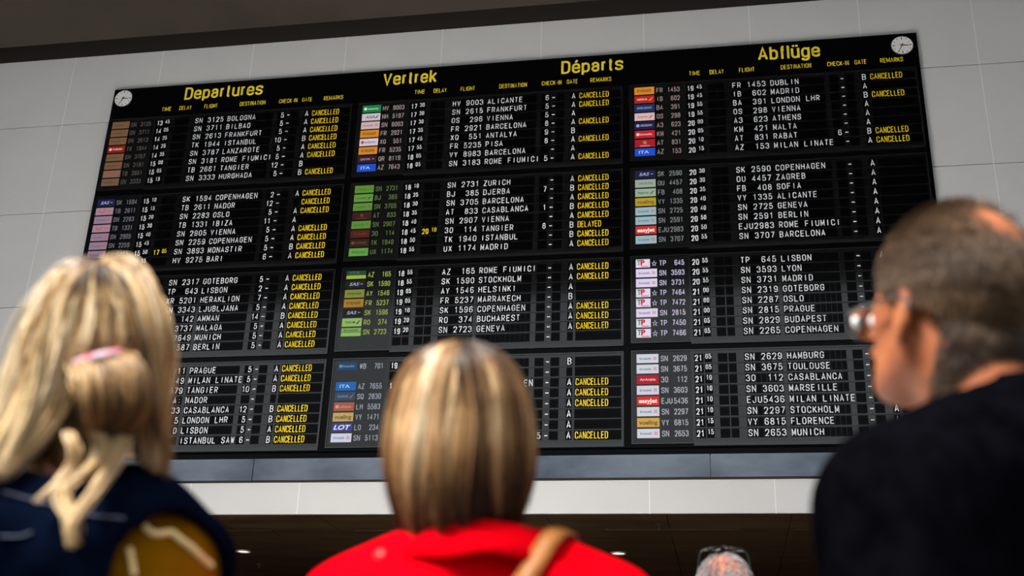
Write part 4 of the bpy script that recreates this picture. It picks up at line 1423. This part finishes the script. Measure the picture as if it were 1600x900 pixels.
# ---- the woman with long blonde hair, on the left
A = Figure('woman with long half-up blonde hair in a dark denim vest over mustard sleeves', 4.915, -9.165, math.radians(18), 1.716, False, math.radians(14), math.radians(-16), (0.022, 0.0), 0, .138, .055)
A.body(M_skinB)
T = A.Tb
h = .009
M_denim = noisy(mat('navy_denim', (0.0015, 0.003, 0.009, 1), 0.9, 0.0), (0.0009, 0.0018, 0.006), (0.003, 0.006, 0.017), 9, 5, (1, 1, 1), 0.15, 160)
M_must = noisy(mat('mustard_knit', lin(112, 72, 4), 0.9, 0.0), lin(92, 58, 2), lin(126, 84, 8), 14, 4, (1, 1, 1), 0.15, 90)
M_cream = mat('cream_piping', lin(226, 200, 140), 0.7)
lo = np.array([-.36, -.22, T - 1.0]); hi = np.array([.36, .24, T - .15])
p = grid(lo, hi, h)
d = smin(A.torso_field(p, .012), A.arm_field(p, .024), .03)
d = np.maximum(d, (T - .90) - p[..., 2])
for s in (-1, 1):
    w1 = A.arms(s)[1][1]
    d = np.maximum(d, -capsule(p, np.array(w1) + [0, .006, -.03], np.array(w1) + [0, .03, -.15], .06))
A.cloth('top', M_must, d, p, lo, h, .006, (9, 9, 6), 5.5, 2)
d = A.torso_field(p, .036)
d = smin(d, capsule(p, (-.07, -.03, T - .285), (.07, -.03, T - .285), .062), .06)
for s in (-1, 1):   # cap of the armhole, standing off the sleeve
    d = smin(d, capsule(p, (s * .12, -.012, T - .315), (s * (A.sh + .02), -.012, T - .325), .064, .060), .03)
    arm = capsule(p, (s * (A.sh + .004), -.062, T - .332), (s * (A.sh + .03), -.085, T - .62), .070, .085)
    d = np.maximum(d, -arm)
d = np.maximum(d, (T - .86) - p[..., 2])
nk = p - np.array([0, -.02, 0], np.float32)
rad = np.sqrt(nk[..., 0] ** 2 + nk[..., 1] ** 2)
col = np.maximum(np.maximum(np.abs(rad - .083) - .008, p[..., 2] - (T - .235)), (T - .34) - p[..., 2])
d = smin(d, col, .015)
d = np.maximum(d, -np.maximum(rad - .076, (T - .31) - p[..., 2]))
vest = A.cloth('denim_vest', M_denim, d, p, lo, h, .007, (8, 8, 6), 2.2, 2)
A.legs_and_shoes(M_jeans, M_shoe)



top_o = [o for o in A.root.children if o.name.startswith('top')][0]
for obj, px, m_, r_, nm in ((top_o, [(226, 822), (238, 833), (255, 834), (268, 832), (282, 843), (300, 856), (312, 868), (330, 884)], M_cream, .0042, 'piping'), (top_o, [(202, 856), (206, 876), (210, 898)], M_cream, .0040, 'piping'),
                       (vest, [(128, 803), (150, 806), (175, 808), (194, 810)], mat('seam_thread', lin(70, 74, 96), .8), .0016, 'seam'), (vest, [(4, 768), (40, 778), (70, 786), (92, 792)], mat('seam_thread_pale', lin(60, 66, 86), .8), .0016, 'seam'),
                       (vest, [(0, 838), (30, 838), (50, 832)], mat('seam_thread_low', lin(60, 66, 86), .8), .0014, 'seam')):
    pts = [skin_point(A, obj, *q_) for q_ in px]
    pts = [q_ for q_ in pts if q_ is not None]
    if len(pts) > 2:
        mb = MB(); mb.tube(spline(pts, 20), r_, 8); mb.build(nm, m_, A.root, True)

# long hair: guides run over a head of the photograph's outline, then down the back
hd_ = A.unhead(np.array([0, -.014, .120])) @ rz(A.yaw).T + np.array([A.X, A.Y, 0]) - CAMP
hq_ = ROT @ np.array([hd_[0], hd_[2], -hd_[1]])
ZA = hq_[2]
hc = np.array([800 + FPX * hq_[0] / hq_[2], 450 + FPX * hq_[1] / hq_[2]])


def gp(x, y, lift=0.0, Rr=.116):
    """hair guide point: photo pixel on the rounded back of the head"""
    k = ZA / FPX
    dx = (x - hc[0]) * k
    dy = max(0.0, (hc[1] - y) * k)
    low = np.clip((y - 640) * k, 0, 1)
    off = -math.sqrt(max(Rr ** 2 - dx * dx - dy * dy * .9, 0.0))
    z_ = ZA + off + low * .10 - lift
    hit = skin_point(A, vest, x, y, .012 + lift * .4)
    if hit is not None:
        hw = hit @ rz(A.yaw).T + np.array([A.X, A.Y, 0]) - CAMP
        z_ = min(z_, ROT[2] @ np.array([hw[0], hw[2], -hw[1]]))
    return np.array([x, y, z_])


def run(pts, m):
    """smooth guide through (pixel, pixel, depth) points; depth eases towards what lies ahead"""
    pts = np.array(pts, float)
    for i in range(len(pts) - 2, -1, -1):
        pts[i, 2] = min(pts[i, 2], pts[i + 1, 2] + .022)
    return np.array([at(*q_) for q_ in spline(pts, m)])


def guides(rows, n, jitter, ln, lifts=(0, .012)):
    """n locks between neighbouring guide curves"""
    rows = [run([gp(*q_) for q_ in r_], 14) for r_ in rows]
    out = []
    for _ in range(n):
        t_ = rng.uniform(0, len(rows) - 1)
        i = min(int(t_), len(rows) - 2)
        f = t_ - i
        c_ = rows[i] * (1 - f) + rows[i + 1] * f
        away = c_.mean(0) - at(hc[0], hc[1], ZA)
        tt = np.linspace(0, 1, 14)[:, None]
        c_ = c_ + rng.normal(0, jitter, 3) * tt + (CAMP - c_) / np.linalg.norm(CAMP - c_, axis=1, keepdims=True) * rng.uniform(*lifts)
        out.append((c_, 1.0, np.clip(ln + rng.normal(0, .27), .06, .98)))
    return out


roots_and_shade = lambda k: (lambda tt: -k * np.clip(1.2 - tt * 4.2, 0, 1))  # dark root tone, deepened to include the shadow under the crown strands
LEFT = [[(150, 408), (100, 432), (52, 490), (24, 555), (2, 625), (-26, 700)], [(146, 412), (104, 450), (68, 520), (46, 600), (18, 670), (-24, 740)],
        [(146, 418), (114, 468), (96, 535), (84, 600), (62, 660), (8, 728)], [(148, 424), (126, 480), (116, 545), (108, 610), (92, 655), (40, 708), (-6, 745)]]
RIGHT = [[(166, 404), (214, 424), (236, 478), (246, 550), (252, 630), (257, 722)], [(166, 408), (204, 440), (228, 500), (238, 570), (245, 650), (250, 738)],
         [(166, 412), (198, 452), (219, 510), (231, 580), (237, 650), (241, 722)], [(166, 418), (196, 462), (212, 520), (222, 580), (230, 640), (232, 694)]]
MID = [[(148, 418), (134, 470), (126, 525), (116, 572)], [(156, 416), (158, 470), (154, 525), (148, 562)], [(164, 416), (190, 468), (198, 515), (184, 552)], [(168, 416), (204, 470), (216, 525), (208, 556)]]
LOOP = [[(112, 574), (118, 592), (122, 630), (140, 662), (150, 674)], [(140, 566), (150, 590), (156, 632), (154, 664), (152, 676)], [(176, 556), (190, 588), (194, 632), (172, 664), (154, 676)],
        [(206, 552), (222, 588), (226, 636), (204, 668), (176, 682)]]
TAILS = [[(108, 676), (116, 700), (112, 726), (88, 756), (58, 782)], [(150, 674), (164, 690), (160, 716), (130, 742), (106, 756), (98, 776), (106, 800), (112, 822), (112, 852)], [(190, 682), (186, 706), (168, 738), (140, 778), (118, 806), (108, 832), (114, 856)]]

P1, T1 = lock_hair(guides(LEFT, 150, .006, .62), 26, 18, .0009, .0055, roots_and_shade(.55))
P2, T2 = lock_hair(guides(RIGHT, 100, .005, .60), 26, 18, .0009, .0055, roots_and_shade(.30))
P3, T3 = lock_hair(guides(MID, 55, .002, .55), 26, 18, .0010, .0055, roots_and_shade(.70))
# the gathered loop under the clip stands off the head and curls back in
lp = []
for _ in range(46):
    t_ = rng.uniform(0, 3); i = min(int(t_), 2); f = t_ - i
    a_, b_ = np.array(LOOP[i], float), np.array(LOOP[i + 1], float)
    c2 = a_ * (1 - f) + b_ * f
    bulge = np.array([.016, .042, .050, .026, .004]) + rng.uniform(-.006, .008)
    lp.append((np.array([at(*q_) for q_ in spline([gp(x, y, bl) for (x, y), bl in zip(c2, bulge)], 12)]), 1.0, np.clip(.27 + rng.normal(0, .15), .05, .9)))
P4, T4 = lock_hair(lp, 24, 18, .0010, .0045, lambda tt: .16 - .40 * tt)  # lit top and shaded underside of the loop put into the tone
tl = []
for row in TAILS:
    for _ in range(7):
        tl.append((run([gp(x + rng.normal(0, 2.0), y, .022 + .012 * (y > 690)) for x, y in row], 14), .7, np.clip(.55 + rng.normal(0, .1), .1, .9)))
P5, T5 = lock_hair(tl, 16, 18, .0010, .0050, lambda tt: 0 * tt)
UNDER = [[(84, 600), (70, 650), (60, 700), (52, 742)], [(100, 560), (92, 620), (78, 670), (62, 712)], [(125, 590), (118, 640), (112, 690)], [(160, 600), (158, 650), (156, 694)], [(200, 600), (202, 650), (204, 700)], [(214, 620), (218, 670), (222, 722)], [(232, 590), (236, 650), (240, 712)]]
P6, T6 = lock_hair([(g_ - (CAMP - g_) / np.linalg.norm(CAMP - g_, axis=1, keepdims=True) * .022, 1.0, max(t_ - .3, .1)) for g_, _, t_ in guides([[(a_[0], a_[1]) for a_ in spline(np.array(u_, float), 5)] for u_ in UNDER], 84, .004, .5)], 20, 18, .0009, .006, lambda tt: -.1 * tt)
fr = []
for k_ in range(90):
    s = -1 if k_ % 2 else 1
    y0 = rng.uniform(-.06, .068)
    drop_ = max(y0 - .03, 0)
    g_ = np.array([(s * .004, y0 * .9, .216 - drop_ * .5), (s * .045, y0 * 1.02, .203 - drop_ * .6), (s * .071, y0 * .95, .150 - drop_), (s * (.072 - .004 * s), y0 * .75 + .014, .08), (s * .066, y0 * .5 + .022, .0), (s * .068, y0 * .5 + .032, -.085)])
    gw = A.unhead(g_) @ rz(A.yaw).T + np.array([A.X, A.Y, 0])
    fr.append((spline(gw, 14), .8, np.clip(.55 + rng.normal(0, .18), .1, .95)))
P7, T7 = lock_hair(fr, 22, 16, .0009, .005, roots_and_shade(.5))
P7 = np.array([spline(q_, 18) for q_ in P7]); T7 = np.concatenate([T7, T7[:, -2:]], 1)
P6 = np.concatenate([P6, P7]); T6 = np.concatenate([T6, T7])
paths = np.concatenate([P1, P2, P3, P4, P5, P6]); tones = np.concatenate([T1, T2, T3, T4, T5, T6])
v, q, tn = strands(paths, .0009, tones)
v = A.local(v)
# close under-layer over skull and nape
lo = np.array([-.16, -.2, T - .40]); p = grid(lo, np.array([.16, .16, T + .06]), .010)
hq = A.head(p).astype(np.float32)
d = ellip(hq, (0, -.016, .118), (.078, .098, .096))
d = smin(d, capsule(p, A.unhead(np.array([0, -.05, .08])), (.018, -.045, T - .20), .060, .046), .05)
d = np.maximum(d, hq[..., 1] - .045 - np.maximum(0, hq[..., 2] - .13) * 1.2)
bv, bq = surface(d, lo, .010)
bv = relax(bv, bq, 2)
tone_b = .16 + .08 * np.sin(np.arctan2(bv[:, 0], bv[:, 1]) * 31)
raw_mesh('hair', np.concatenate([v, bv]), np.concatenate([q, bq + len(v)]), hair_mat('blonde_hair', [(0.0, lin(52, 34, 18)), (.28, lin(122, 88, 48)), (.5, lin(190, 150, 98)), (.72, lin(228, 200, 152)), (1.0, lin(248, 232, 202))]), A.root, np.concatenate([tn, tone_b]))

# pink hair clip
M_clip = noisy(mat('pink_clip', lin(190, 130, 140), 0.5, 0.3), lin(190, 70, 92), lin(176, 166, 178), 60, 2, (1, 1, 1), 0, None, .4, .6)
gq = lambda x, y, l: at(*gp(x, y, l))
c0 = gq(150, 560, .026)
clip = thing('hair_clip', 'pink patterned hair clip holding the half-up blonde hair', 'hair clip', tuple(c0))
mb = MB()
line = spline([gq(110, 572, .012) - c0, gq(128, 565, .020) - c0, gq(150, 558, .026) - c0, gq(170, 554, .026) - c0, gq(190, 551, .022) - c0], 16)
k = len(mb.v)
up = np.array([0, .2, 1.0]); up /= np.linalg.norm(up)
bk = np.array([.1, -1, .1])
for q_ in line:
    for a_, b_ in ((-.0055, 0), (.0055, 0), (.0045, .004), (-.0045, .004)):
        mb.v.append(tuple(q_ + up * a_ + bk * b_))
for i in range(15):
    for j in range(4):
        mb.f.append((i * 4 + j, i * 4 + (j + 1) % 4, i * 4 + 4 + (j + 1) % 4, i * 4 + 4 + j)); mb.m.append(0)
mb.f += [(3, 2, 1, 0), (60, 61, 62, 63)]; mb.m += [0, 0]
mb.build('clip_bar', M_clip, clip, True)
mb = MB()
mb.tube([line[1] - bk * .004 - up * .004, line[8] - bk * .006 - up * .006, line[14] - bk * .004 - up * .004], .0016, 6)
mb.build('clasp', M_specs, clip, True)
